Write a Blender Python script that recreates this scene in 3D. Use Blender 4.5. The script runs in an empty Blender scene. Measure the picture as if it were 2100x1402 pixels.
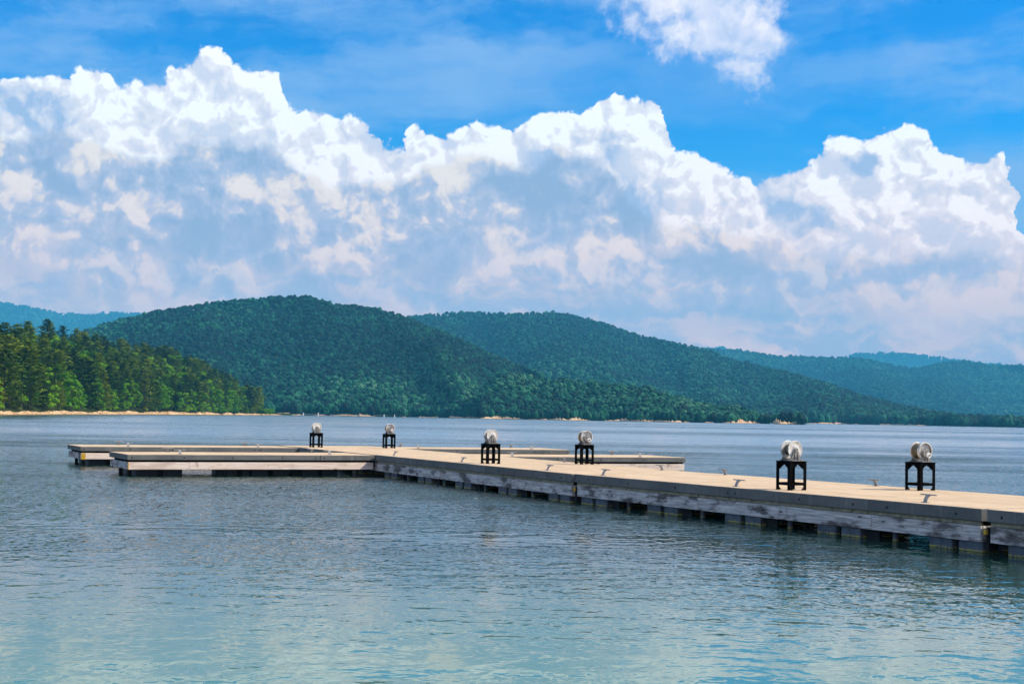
import bpy, bmesh, math, random
import numpy as np
from mathutils import Vector, Matrix, noise as mnoise

R = math.radians
scene = bpy.context.scene
COL = scene.collection
random.seed(7)
rng = np.random.default_rng(7)

# ------------------------------------------------------------------ camera
CAM_H = 1.65
FPX = 2917.0            # focal length in photo pixels (50 mm on 36 mm)
ROLL = math.atan(0.0175)
PITCH = math.atan((854 - 701) * math.cos(ROLL) / FPX)


def ray(px, py):
    """world direction through a point measured on the photograph (2100 x 1402)"""
    u = px - 1050.0
    v = py - 701.0
    ur = u * math.cos(ROLL) + v * math.sin(ROLL)
    vr = -u * math.sin(ROLL) + v * math.cos(ROLL)
    return Vector((ur, FPX * math.cos(PITCH) + vr * math.sin(PITCH), FPX * math.sin(PITCH) - vr * math.cos(PITCH))).normalized()


def ground(px, py, z=0.0):
    d = ray(px, py)
    t = (z - CAM_H) / d.z
    return Vector((d.x * t, d.y * t, z))


def azel(px, py):
    d = ray(px, py)
    return math.degrees(math.atan2(d.x, d.y)), math.degrees(math.asin(d.z))


cam_data = bpy.data.cameras.new("camera")
cam_data.lens = 50.0
cam_data.sensor_width = 36.0
cam_data.clip_start = 0.1
cam_data.clip_end = 40000.0
cam = bpy.data.objects.new("camera", cam_data)
COL.objects.link(cam)
scene.camera = cam
cr, sr, cp, sp = math.cos(ROLL), math.sin(ROLL), math.cos(PITCH), math.sin(PITCH)
cam.matrix_world = Matrix(((cr, -sr, 0, 0),
                           (-sr * sp, -cr * sp, -cp, 0),
                           (sr * cp, cr * cp, -sp, CAM_H),
                           (0, 0, 0, 1)))

# ------------------------------------------------------------------ light
SUN_AZ, SUN_EL = 92.0, 39.0        # clockwise from +Y
sun_data = bpy.data.lights.new("sun", "SUN")
sun_data.energy = 5.0
sun_data.angle = R(0.53)
sun_data.color = (1.0, 0.90, 0.76)
sun = bpy.data.objects.new("sun", sun_data)
COL.objects.link(sun)
sd = Vector((math.sin(R(SUN_AZ)) * math.cos(R(SUN_EL)), math.cos(R(SUN_AZ)) * math.cos(R(SUN_EL)), math.sin(R(SUN_EL))))
sun.rotation_euler = sd.to_track_quat('Z', 'Y').to_euler()

scene.view_settings.view_transform = 'Standard'
scene.view_settings.look = 'None'
scene.view_settings.exposure = 0.22
scene.view_settings.gamma = 1.0
scene.view_settings.use_curve_mapping = False
cy = scene.cycles
cy.use_denoising = True
cy.max_bounces = 5
cy.diffuse_bounces = 2
cy.glossy_bounces = 3
cy.transmission_bounces = 2
cy.transparent_max_bounces = 6
cy.volume_bounces = 0
cy.caustics_reflective = False
cy.caustics_refractive = False
cy.sample_clamp_indirect = 4.0
cy.use_adaptive_sampling = True
cy.adaptive_threshold = 0.02
cy.adaptive_min_samples = 10


# ------------------------------------------------------------------ node helper
class NT:
    def __init__(self, tree):
        self.t = tree
        self.nodes = tree.nodes
        self.links = tree.links

    def new(self, kind, **kw):
        n = self.nodes.new(kind)
        for k, v in kw.items():
            setattr(n, k, v)
        return n

    def put(self, sock, v):
        if v is None:
            return
        if isinstance(v, bpy.types.NodeSocket):
            self.links.new(v, sock)
        else:
            if hasattr(sock.default_value, '__len__'):
                n = len(sock.default_value)
                if not hasattr(v, '__len__'):
                    v = (v,) * 3
                v = tuple(v)
                if n == 4 and len(v) == 3:
                    v = v + (1.0,)
                sock.default_value = v[:n]
            else:
                sock.default_value = v

    def m(self, op, a, b=None, c=None, clamp=False):
        n = self.new('ShaderNodeMath', operation=op, use_clamp=clamp)
        self.put(n.inputs[0], a)
        if b is not None:
            self.put(n.inputs[1], b)
        if c is not None:
            self.put(n.inputs[2], c)
        return n.outputs[0]

    def add(self, a, b): return self.m('ADD', a, b)
    def sub(self, a, b): return self.m('SUBTRACT', a, b)
    def mul(self, a, b): return self.m('MULTIPLY', a, b)
    def mad(self, a, b, c): return self.m('MULTIPLY_ADD', a, b, c)

    def v(self, op, a, b=None, s=None):
        n = self.new('ShaderNodeVectorMath', operation=op)
        self.put(n.inputs[0], a)
        if b is not None:
            self.put(n.inputs[1], b)
        if s is not None:
            self.put(n.inputs['Scale'], s)
        return n.outputs['Value'] if op in ('LENGTH', 'DOT_PRODUCT', 'DISTANCE') else n.outputs['Vector']

    def step(self, x, lo, hi, a=0.0, b=1.0, smooth=True):
        n = self.new('ShaderNodeMapRange', interpolation_type='SMOOTHSTEP' if smooth else 'LINEAR')
        self.put(n.inputs['Value'], x)
        self.put(n.inputs['From Min'], lo)
        self.put(n.inputs['From Max'], hi)
        self.put(n.inputs['To Min'], a)
        self.put(n.inputs['To Max'], b)
        return n.outputs['Result']

    def noise(self, vec, scale, detail=2.0, rough=0.5, dist=0.0, color=False, lac=2.0):
        n = self.new('ShaderNodeTexNoise')
        self.put(n.inputs['Vector'], vec)
        self.put(n.inputs['Scale'], scale)
        self.put(n.inputs['Detail'], detail)
        self.put(n.inputs['Roughness'], rough)
        self.put(n.inputs['Lacunarity'], lac)
        self.put(n.inputs['Distortion'], dist)
        return n.outputs['Color' if color else 'Fac']

    def voro(self, vec, scale, detail=0.0, rough=0.5, feature='F1', smooth=0.5, rnd=1.0, out='Distance'):
        n = self.new('ShaderNodeTexVoronoi', feature=feature)
        self.put(n.inputs['Vector'], vec)
        self.put(n.inputs['Scale'], scale)
        self.put(n.inputs['Detail'], detail)
        self.put(n.inputs['Roughness'], rough)
        self.put(n.inputs['Randomness'], rnd)
        if feature == 'SMOOTH_F1':
            self.put(n.inputs['Smoothness'], smooth)
        return n.outputs[out]

    def mix(self, f, a, b, blend='MIX'):
        n = self.new('ShaderNodeMix', data_type='RGBA', blend_type=blend)
        self.put(n.inputs[0], f)
        self.put(n.inputs[6], a)
        self.put(n.inputs[7], b)
        return n.outputs[2]

    def comb(self, x, y, z):
        n = self.new('ShaderNodeCombineXYZ')
        self.put(n.inputs[0], x)
        self.put(n.inputs[1], y)
        self.put(n.inputs[2], z)
        return n.outputs[0]

    def sep(self, v):
        n = self.new('ShaderNodeSeparateXYZ')
        self.put(n.inputs[0], v)
        return n.outputs

    def ramp(self, f, stops):
        n = self.new('ShaderNodeValToRGB')
        e = n.color_ramp.elements
        while len(e) < len(stops):
            e.new(0.5)
        for i, (p, c) in enumerate(stops):
            e[i].position = p
            e[i].color = (*c, 1)
        self.put(n.inputs[0], f)
        return n.outputs[0]

    def curve(self, x, pts):
        n = self.new('ShaderNodeFloatCurve')
        c = n.mapping.curves[0]
        n.mapping.use_clip = False
        while len(c.points) < len(pts):
            c.points.new(0.5, 0.5)
        for i, (a, b) in enumerate(pts):
            c.points[i].location = (a, b)
            c.points[i].handle_type = 'VECTOR'
        n.mapping.update()
        self.put(n.inputs['Value'], x)
        return n.outputs[0]


def srgb(r, g, b):
    return tuple(((c / 255) / 12.92 if c / 255 <= 0.04045 else ((c / 255 + 0.055) / 1.055) ** 2.4) for c in (r, g, b))


# ------------------------------------------------------------------ sky
world = bpy.data.worlds.new("World")
scene.world = world
world.use_nodes = True
W = NT(world.node_tree)
W.nodes.clear()
STR = 0.1
tc = W.new('ShaderNodeTexCoord').outputs['Generated']
d = W.v('NORMALIZE', tc)
sx, sy, sz = W.sep(d)
az = W.mul(W.m('ARCTAN2', sx, sy), 57.29578)
el = W.mul(W.m('ARCSINE', sz), 57.29578)
sky = W.new('ShaderNodeTexSky', sky_type='NISHITA')
sky.sun_disc = False
sky.sun_elevation = R(SUN_EL)
sky.sun_rotation = R(SUN_AZ)
sky.altitude = 300
sky.air_density = 1.0
sky.dust_density = 0.3
sky.ozone_density = 3.0
hs = W.new('ShaderNodeHueSaturation')
hs.inputs['Saturation'].default_value = 1.35
W.put(hs.inputs['Color'], sky.outputs[0])
skycol = W.mix(1.0, hs.outputs[0], (0.03, 1.08, 1.62), 'MULTIPLY')
skycol = W.v('MAXIMUM', skycol, (0.0, 0.0, 0.0))


def C(r, g, b):   # a sky colour as seen, before the background strength
    return tuple(c / STR for c in srgb(r, g, b))


def outline(pts):
    out = []
    for x, y in pts:
        a, e = azel(x, y)
        out.append(((a + 24) / 48, e / 25))
    # continue past the frame
    out.insert(0, (0.0, out[0][1]))
    out.append((1.0, out[-1][1]))
    return out


def blob(px, py, rx, ry, rot=0.0):
    """soft elliptical weight around a direction; radii in photo pixels"""
    a, e = azel(px, py)
    k = math.degrees(1 / FPX)
    da = W.sub(azw, a)
    de = W.sub(elw, e)
    c, s = math.cos(R(rot)), math.sin(R(rot))
    u = W.mad(da, c, W.mul(de, s))
    v = W.mad(da, -s, W.mul(de, c))
    u = W.mul(u, 1 / (rx * k))
    v = W.mul(v, 1 / (ry * k))
    q = W.mad(u, u, W.mul(v, v))
    return W.m('SUBTRACT', 1.0, W.m('SQRT', q))     # 1 at the centre, 0 on the ellipse, negative outside


def maxall(lst):
    r = lst[0]
    for q in lst[1:]:
        r = W.m('SMOOTH_MAX', r, q, 0.25)
    return r


n_lo = W.noise(d, 9.0, 3, 0.55)
n_hi = W.noise(d, 34.0, 9, 0.62)
n_mid = W.noise(d, 17.0, 7, 0.58)
wv = W.v('SUBTRACT', W.noise(d, 22.0, 5, 0.6, color=True), (0.5, 0.5, 0.5))
wx, wy, wz = W.sep(wv)
t_az = W.m('DIVIDE', W.add(W.mad(wx, 3.0, az), 24.0), 48.0, clamp=True)      # outlines billow sideways too
azw = W.mad(wx, 3.2, az)
elw = W.mad(wz, 3.2, el)

# puffy relief: smooth cells with smaller cells riding on them
dw = W.v('ADD', d, W.v('SCALE', wv, s=0.030))
SUNOFF = (0.0055, 0.0, 0.0075)


def billow(vec, scale, det=4.0):
    return W.m('SUBTRACT', 1.0, W.voro(vec, scale, det, 0.60, 'F1'))


b0 = billow(dw, 17.0)
b1 = billow(W.v('ADD', dw, SUNOFF), 17.0)
relief = W.sub(b0, b1)                 # > 0 where the puff faces the sun
bb0 = W.noise(dw, 11.0, 6, 0.55)
bb1 = W.noise(W.v('ADD', dw, (0.012, 0.0, 0.016)), 11.0, 6, 0.55)
relief2 = W.sub(bb0, bb1)

# ---- clear sky with thin streaked cirrus
st = W.comb(W.mad(el, 0.06, W.mul(az, 0.085)), W.mad(az, -0.03, W.mul(el, 0.36)), 3.3)
cir = W.noise(W.v('ADD', st, W.v('SCALE', wv, s=0.45)), 1.0, 8, 0.60)
cir2 = W.noise(d, 4.0, 3, 0.5)
cm = W.mul(W.step(cir, 0.38, 0.66), W.step(cir2, 0.34, 0.60, 0.35, 1.0))
cm = W.mul(cm, 0.80)
base = W.mix(cm, skycol, C(146, 184, 234))
# paler towards the horizon
base = W.mix(W.step(el, 13.0, 0.0, 0.0, 0.75), base, C(150, 190, 232))

# ---- cloud bank A (tall white cumulus)
TA = [(-60, 175), (0, 150), (60, 150), (110, 146), (140, 165), (160, 140), (200, 137), (240, 148), (258, 170), (300, 150), (333, 162), (346, 128), (400, 117),
      (450, 101), (476, 112), (490, 132), (520, 132), (552, 150), (570, 182), (580, 222), (600, 228), (640, 217), (690, 219), (738, 211), (775, 236), (795, 285),
      (838, 300), (852, 262), (870, 250), (940, 257), (1000, 250), (1060, 252), (1100, 228), (1140, 217), (1192, 222), (1212, 188), (1250, 183), (1290, 194),
      (1338, 196), (1352, 235), (1370, 272), (1390, 312), (1430, 316), (1480, 332), (1530, 346), (1580, 368), (1600, 345), (1640, 352), (1665, 342), (1710, 302), (1745, 286),
      (1785, 290), (1830, 258), (1875, 242), (1915, 255), (1928, 284), (1960, 300), (2000, 326), (2040, 312), (2056, 318), (2062, 380), (2078, 470), (2110, 500), (2160, 520)]
side = W.step(W.m('ABSOLUTE', az), 26.0, 48.0, 1.0, 0.35)
tA = W.mul(W.mul(W.curve(t_az, outline(TA)), 25.0), side)
sA = W.sub(tA, el)
sA = W.add(sA, W.mad(W.sub(n_hi, 0.5), 1.0, W.mad(W.sub(b0, 0.55), 1.1, 0.72)))
mA = W.step(sA, 0.0, 0.22)
litA = W.mad(relief, 1.5, W.mad(relief2, 0.9, 0.92))
litA = W.m('MAXIMUM', W.sub(litA, W.step(sA, 1.2, 5.0, 0.0, 0.20)), 0.56)
greyA = [blob(60, 215, 150, 60, -8), blob(1180, 330, 110, 70, 30), blob(1260, 430, 130, 60, 0), blob(1620, 410, 110, 45, 0), blob(1640, 455, 90, 30, 0), blob(1760, 330, 40, 25, 0)]
gA = W.step(maxall(greyA), -0.15, 0.55)
litA = W.sub(litA, W.mul(gA, 0.40))
litA = W.step(litA, 0.0, 1.0, 0.0, 1.0, smooth=False)
colA = W.ramp(litA, [(0.0, srgb(150, 182, 222)), (0.30, srgb(190, 202, 230)), (0.50, srgb(216, 220, 236)), (0.70, srgb(240, 236, 242)), (0.88, srgb(253, 248, 249)), (1.0, srgb(272, 270, 266))])
colA = W.v('SCALE', colA, s=1 / STR)
out = W.mix(mA, base, colA)

# ---- cloud bank B (blue-grey shaded front clouds with cream patches)
TB = [(-60, 255), (0, 262), (60, 276), (120, 266), (200, 272), (280, 292), (335, 292), (368, 268), (400, 263), (450, 271), (520, 279), (570, 290), (602, 310),
      (625, 335), (690, 352), (740, 345), (800, 340), (850, 350), (880, 328), (930, 315), (1000, 322), (1080, 318), (1150, 300), (1200, 310), (1240, 350), (1290, 385),
      (1340, 425), (1380, 440), (1450, 452), (1520, 470), (1600, 455), (1680, 490), (1780, 500), (1900, 505), (2000, 510), (2110, 505), (2160, 505)]
tB = W.mul(W.mul(W.curve(t_az, outline(TB)), 25.0), side)
sB = W.sub(tB, el)
sB = W.add(sB, W.mad(W.sub(n_mid, 0.5), 2.6, W.mad(W.sub(b0, 0.55), 0.6, 0.35)))
mB = W.step(sB, 0.0, 0.55)
light = [blob(612, 440, 34, 75, 8), blob(480, 560, 60, 28, 20), blob(840, 480, 70, 25, 25), blob(1230, 440, 38, 26), blob(1060, 505, 70, 40, 0), blob(15, 390, 45, 50),
         blob(390, 420, 30, 60, -15), blob(250, 400, 60, 28, -20), blob(960, 415, 26, 18), blob(1000, 330, 110, 34, 10), blob(30, 500, 70, 30), blob(700, 530, 110, 34, 20),
         blob(1290, 510, 110, 34, 8), blob(520, 400, 40, 26), blob(710, 400, 34, 40), blob(1720, 540, 120, 40), blob(1420, 620, 150, 26), blob(880, 440, 28, 24), blob(1960, 600, 130, 50)]
lm = W.step(maxall(light), -0.55, 0.55)
dark = [blob(500, 330, 120, 40, -12), blob(420, 500, 150, 38, 0), blob(230, 480, 120, 28), blob(1230, 350, 90, 60), blob(560, 500, 90, 40), blob(1130, 370, 90, 40), blob(1370, 440, 120, 30), blob(1470, 540, 80, 18, 10), blob(800, 370, 90, 28), blob(930, 560, 160, 30)]
dm = W.step(maxall(dark), -0.5, 0.5)
mid2 = W.noise(dw, 22.0, 9, 0.60, dist=0.3)
v = W.mad(W.sub(mid2, 0.5), 1.6, W.mad(W.sub(n_hi, 0.5), 0.5, 0.40))
v = W.add(v, W.mad(relief, 1.4, W.mul(relief2, 1.3)))
v = W.add(v, W.mul(lm, 0.26))
v = W.sub(v, W.mul(dm, 0.16))
colB = W.ramp(v, [(0.0, srgb(158, 176, 208)), (0.20, srgb(170, 184, 212)), (0.42, srgb(186, 195, 218)), (0.60, srgb(206, 207, 222)), (0.76, srgb(240, 231, 224)), (0.94, srgb(255, 244, 232))])
colB = W.v('SCALE', colB, s=1 / STR)
out = W.mix(mB, out, colB)

# ---- low stratified veil towards the horizon
lo = W.noise(W.comb(W.mul(azw, 0.22), W.mul(elw, 0.9), 1.7), 1.0, 7, 0.55)
lov = W.step(W.mad(W.sub(mid2, 0.5), 0.6, lo), 0.40, 0.62)
colL = W.v('SCALE', W.mix(lov, C(186, 196, 220), C(246, 228, 220)), s=1.10)
mL = W.mul(W.step(W.mad(W.sub(n_mid, 0.5), 5.0, el), 8.5, 2.5), 0.85)
out = W.mix(mL, out, colL)

# ---- the loose cloud at the top and the two small ones
topc = [blob(1390, -20, 190, 125, 0), blob(1470, 50, 190, 100, -25), blob(1535, 90, 110, 75, -20), blob(1520, 135, 70, 55, -30)]
tt = W.mad(W.sub(n_hi, 0.5), 1.2, W.mad(W.sub(b0, 0.55), 0.5, W.add(maxall(topc), 0.38)))
mT = W.step(tt, 0.0, 0.60)
sml = [blob(1522, 466, 40, 22), blob(1400, 462, 44, 13, -10)]
ts = W.mad(W.sub(n_hi, 0.5), 2.2, W.mad(W.sub(b0, 0.55), 0.8, maxall(sml)))
mS = W.step(ts, 0.0, 0.4)
vT = W.mad(relief, 1.5, W.mad(relief2, 1.6, 0.62))
colT = W.v('SCALE', W.ramp(vT, [(0.0, srgb(190, 205, 238)), (0.5, srgb(224, 226, 246)), (1.0, srgb(253, 247, 252))]), s=1 / STR)
out = W.mix(mT, out, colT)
out = W.mix(mS, out, C(246, 240, 242))

# ---- scattered cumulus over the rest of the sky, above the frame and round the back
sc = W.noise(W.v('MULTIPLY', d, (1.0, 1.0, 1.4)), 3.2, 8, 0.56)
away = W.m('MAXIMUM', W.step(el, 17.0, 26.0), W.step(W.m('ABSOLUTE', az), 24.0, 36.0))
mR = W.mul(W.step(W.mad(W.step(az, 30.0, 60.0, 0.13, 0.0), W.step(az, -60.0, -30.0), sc), 0.42, 0.64), away)
colR = W.v('SCALE', W.ramp(W.mad(W.sub(sc, 0.52), 3.0, W.mad(relief2, 2.0, 0.3)), [(0.0, srgb(246, 244, 250)), (0.6, srgb(226, 228, 240)), (1.0, srgb(176, 190, 216))]), s=1 / STR)
out = W.mix(mR, out, colR)

# low cloud is lit warm and strong; the air between takes the red out again
out = W.mix(1.0, out, W.mix(W.step(el, 12.5, 1.0), (1.0, 1.0, 1.0), (1.60, 1.10, 0.93)), 'MULTIPLY')

bg = W.new('ShaderNodeBackground')
bg.inputs['Strength'].default_value = STR
W.put(bg.inputs['Color'], out)
wo = W.new('ShaderNodeOutputWorld')
W.links.new(bg.outputs[0], wo.inputs['Surface'])
world.cycles.sampling_method = 'MANUAL'
world.cycles.sample_map_resolution = 512

# ------------------------------------------------------------------ materials
MATS = {}


def material(name, build):
    if name in MATS:
        return MATS[name]
    m = bpy.data.materials.new(name)
    m.use_nodes = True
    t = NT(m.node_tree)
    t.nodes.clear()
    out_ = t.new('ShaderNodeOutputMaterial')
    b = t.new('ShaderNodeBsdfPrincipled')
    t.links.new(b.outputs[0], out_.inputs['Surface'])
    build(t, b, out_)
    MATS[name] = m
    return m


def obj_coord(t, spread=True):
    c = t.new('ShaderNodeTexCoord').outputs['Object']
    if spread:
        r = t.new('ShaderNodeObjectInfo').outputs['Random']
        c = t.v('ADD', c, t.comb(t.mul(r, 37.0), t.mul(r, 91.0), t.mul(r, 13.0)))
    return c


def bump(t, b, h, dist=0.01, strength=1.0):
    n = t.new('ShaderNodeBump')
    n.inputs['Distance'].default_value = dist
    n.inputs['Strength'].default_value = strength
    t.put(n.inputs['Height'], h)
    t.links.new(n.outputs[0], b.inputs['Normal'])


def mk_concrete(t, b, o):
    c = obj_coord(t)
    geo = t.new('ShaderNodeNewGeometry')
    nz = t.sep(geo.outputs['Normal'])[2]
    big = t.noise(c, 1.3, 5, 0.6)
    fine = t.noise(c, 45.0, 4, 0.65)
    streak = t.noise(t.v('MULTIPLY', c, (0.5, 5.0, 5.0)), 1.4, 5, 0.6)
    col = t.mix(t.step(big, 0.3, 0.7), (0.58, 0.42, 0.26), (0.69, 0.51, 0.325))
    col = t.mix(t.mul(t.step(streak, 0.50, 0.70), 0.55), col, (0.42, 0.29, 0.18))
    spot = t.noise(t.v('MULTIPLY', c, (2.0, 9.0, 9.0)), 1.6, 4, 0.7)
    col = t.mix(t.mul(t.step(spot, 0.60, 0.70), 0.6), col, (0.26, 0.17, 0.10))
    col = t.mix(t.mul(t.step(spot, 0.36, 0.28), 0.5), col, (0.82, 0.68, 0.50))
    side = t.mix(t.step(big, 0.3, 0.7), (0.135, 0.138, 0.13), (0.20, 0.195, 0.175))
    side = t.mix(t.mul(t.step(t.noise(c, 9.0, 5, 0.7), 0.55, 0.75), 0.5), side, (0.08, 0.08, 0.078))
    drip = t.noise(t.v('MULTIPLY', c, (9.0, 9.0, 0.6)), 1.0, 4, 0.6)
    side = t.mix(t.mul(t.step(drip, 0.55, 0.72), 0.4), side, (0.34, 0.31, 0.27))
    col = t.mix(t.step(nz, 0.55, 0.85), side, col)  # pale tops, dark sides: light and shade put into the colour
    col = t.mix(t.mul(t.step(fine, 0.62, 0.8), 0.35), col, (0.22, 0.17, 0.12))
    t.put(b.inputs['Base Color'], col)
    b.inputs['Roughness'].default_value = 0.9
    b.inputs['Specular IOR Level'].default_value = 0.2
    bump(t, b, t.add(t.mul(fine, 0.5), t.mul(streak, 0.6)), 0.006)


def mk_wood(warm, wet, wear=1.0):
    def f(t, b, o):
        c = obj_coord(t)
        w = t.v('SCALE', t.v('SUBTRACT', t.noise(c, 2.2, 3, 0.5, color=True), (0.5, 0.5, 0.5)), s=0.035)
        cw = t.v('ADD', c, w)
        grain = t.noise(t.v('MULTIPLY', cw, (1.6, 30.0, 38.0)), 1.0, 6, 0.62)
        g2 = t.noise(t.v('MULTIPLY', cw, (5.0, 60.0, 95.0)), 1.0, 4, 0.6)
        cell = t.voro(t.v('MULTIPLY', cw, (2.1, 1.0, 6.5)), 1.0, 0.0, feature='F1')
        knot = t.step(cell, 0.16, 0.05)
        ringy = t.m('SINE', t.mul(t.add(cell, t.mul(grain, 0.25)), 60.0))
        kz = t.mul(t.step(cell, 0.42, 0.10), t.mad(ringy, 0.5, 0.5))
        patch = t.noise(t.v('MULTIPLY', c, (1.7, 3.0, 5.0)), 1.0, 5, 0.65)
        col = t.mix(t.step(grain, 0.32, 0.68), warm[0], warm[1])
        col = t.mix(t.mul(kz, 0.45 * wear), col, warm[2])
        col = t.mix(t.mul(t.step(patch, 0.48, 0.62), 0.85 * wear), col, wet)
        col = t.mix(t.mul(t.step(t.noise(t.v('MULTIPLY', c, (4.0, 4.0, 1.0)), 1.0, 4, 0.7), 0.60, 0.72), 0.6), col, (0.25, 0.13, 0.04))
        col = t.mix(t.mul(knot, 0.85), col, (0.045, 0.03, 0.025))
        crack = t.step(g2, 0.62, 0.74)
        col = t.mix(t.mul(crack, 0.6 * wear), col, (0.07, 0.05, 0.04))
        t.put(b.inputs['Base Color'], col)
        b.inputs['Roughness'].default_value = 0.85
        b.inputs['Specular IOR Level'].default_value = 0.25
        bump(t, b, t.sub(grain, t.mul(crack, 0.7)), 0.006)
    return f


def mk_float(t, b, o):
    c = obj_coord(t)
    p = t.new('ShaderNodeNewGeometry').outputs['Position']
    z = t.sep(p)[2]
    n = t.noise(c, 6.0, 5, 0.65)
    col = t.mix(t.step(n, 0.3, 0.7), (0.045, 0.06, 0.078), (0.10, 0.125, 0.15))
    line = t.mul(t.step(z, 0.035, 0.022), t.step(t.noise(c, 30.0, 3, 0.6), 0.42, 0.55))
    col = t.mix(line, col, (0.42, 0.36, 0.05))
    col = t.mix(t.step(z, 0.012, 0.0), col, (0.02, 0.05, 0.02))
    t.put(b.inputs['Base Color'], col)
    b.inputs['Roughness'].default_value = 0.6


def mk_plain(col, rough=0.6, metal=0.0, var=0.25, scale=20.0, dirt=None, spec=0.4):
    def f(t, b, o):
        c = obj_coord(t)
        n = t.noise(c, scale, 5, 0.65)
        k = t.step(n, 0.3, 0.7, 1 - var, 1 + var)
        cc = t.v('SCALE', col, s=k)
        if dirt:
            cc = t.mix(t.mul(t.step(t.noise(c, scale * 0.6, 5, 0.7), 0.5, 0.68), dirt[1]), cc, dirt[0])
        t.put(b.inputs['Base Color'], cc)
        b.inputs['Roughness'].default_value = rough
        b.inputs['Metallic'].default_value = metal
        b.inputs['Specular IOR Level'].default_value = spec
        t.put(b.inputs['Roughness'], t.step(n, 0.3, 0.7, rough * 0.8, min(1, rough * 1.2)))
    return f


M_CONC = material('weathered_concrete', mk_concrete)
M_WOOD = material('grey_weathered_wood', mk_wood(((0.36, 0.335, 0.31), (0.80, 0.74, 0.68), (0.16, 0.125, 0.11)), (0.070, 0.058, 0.050)))
M_WOODW = material('sunlit_tone_wood', mk_wood(((0.86, 0.62, 0.46), (0.99, 0.84, 0.70), (0.46, 0.27, 0.17)), (0.46, 0.31, 0.22), 0.45))  # lit copy of the plank wood, sunlight put into its paler colour
M_TRIM = material('cream_trim_board', mk_plain((0.36, 0.31, 0.20), 0.85, 0, 0.3, 12, ((0.10, 0.07, 0.03), 0.8)))
M_FLOAT = material('float_plastic', mk_float)
M_FLOATD = material('float_painted_shade', mk_plain((0.018, 0.021, 0.026), 0.6, 0, 0.4, 8))  # finger floats darkened, under-deck shade put into their colour
M_BLACK = material('black_painted_steel', mk_plain((0.0022, 0.0022, 0.0028), 0.9, 0.0, 0.3, 25, ((0.012, 0.005, 0.003), 0.5), 0.04))
M_GALV = material('galvanised_metal', mk_plain((0.30, 0.29, 0.28), 0.6, 0.0, 0.2, 30, ((0.22, 0.20, 0.16), 0.5)))
M_GALVW = material('worn_white_metal', mk_plain((0.72, 0.70, 0.64), 0.42, 0.1, 0.15, 16, ((0.17, 0.145, 0.09), 0.8)))
M_CAST = material('dull_cast_metal', mk_plain((0.26, 0.25, 0.22), 0.5, 0.1, 0.3, 25, ((0.10, 0.085, 0.06), 0.7)))
M_CABLE = material('wound_cable', mk_plain((0.20, 0.16, 0.09), 0.6, 0.3, 0.5, 30, ((0.04, 0.025, 0.01), 0.8)))
M_YEL = material('yellow_paint', mk_plain((0.62, 0.36, 0.03), 0.6, 0, 0.2, 20, ((0.2, 0.08, 0.02), 0.4)))
M_DARK = material('recess_shade', mk_plain((0.02, 0.02, 0.02), 0.8))  # black for sockets and holes, their inner shade put into the colour
M_RUBBER = material('black_rubber', mk_plain((0.012, 0.012, 0.012), 0.8))
M_BUOY = material('white_buoy_plastic', mk_plain((0.82, 0.80, 0.76), 0.5))
M_HULL = material('boat_hull_paint', mk_plain((0.75, 0.72, 0.70), 0.4))
M_HULLD = material('dark_boat_paint', mk_plain((0.05, 0.03, 0.03), 0.5))


# ------------------------------------------------------------------ mesh helpers
def tag(o, label=None, cat=None, group=None, kind=None):
    if label: o['label'] = label
    if cat: o['category'] = cat
    if group: o['group'] = group
    if kind: o['kind'] = kind
    return o


def link(name, data, parent=None, loc=None):
    o = bpy.data.objects.new(name, data)
    COL.objects.link(o)
    if parent is not None:
        o.parent = parent
    if loc is not None:
        o.location = loc
    return o


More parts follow.
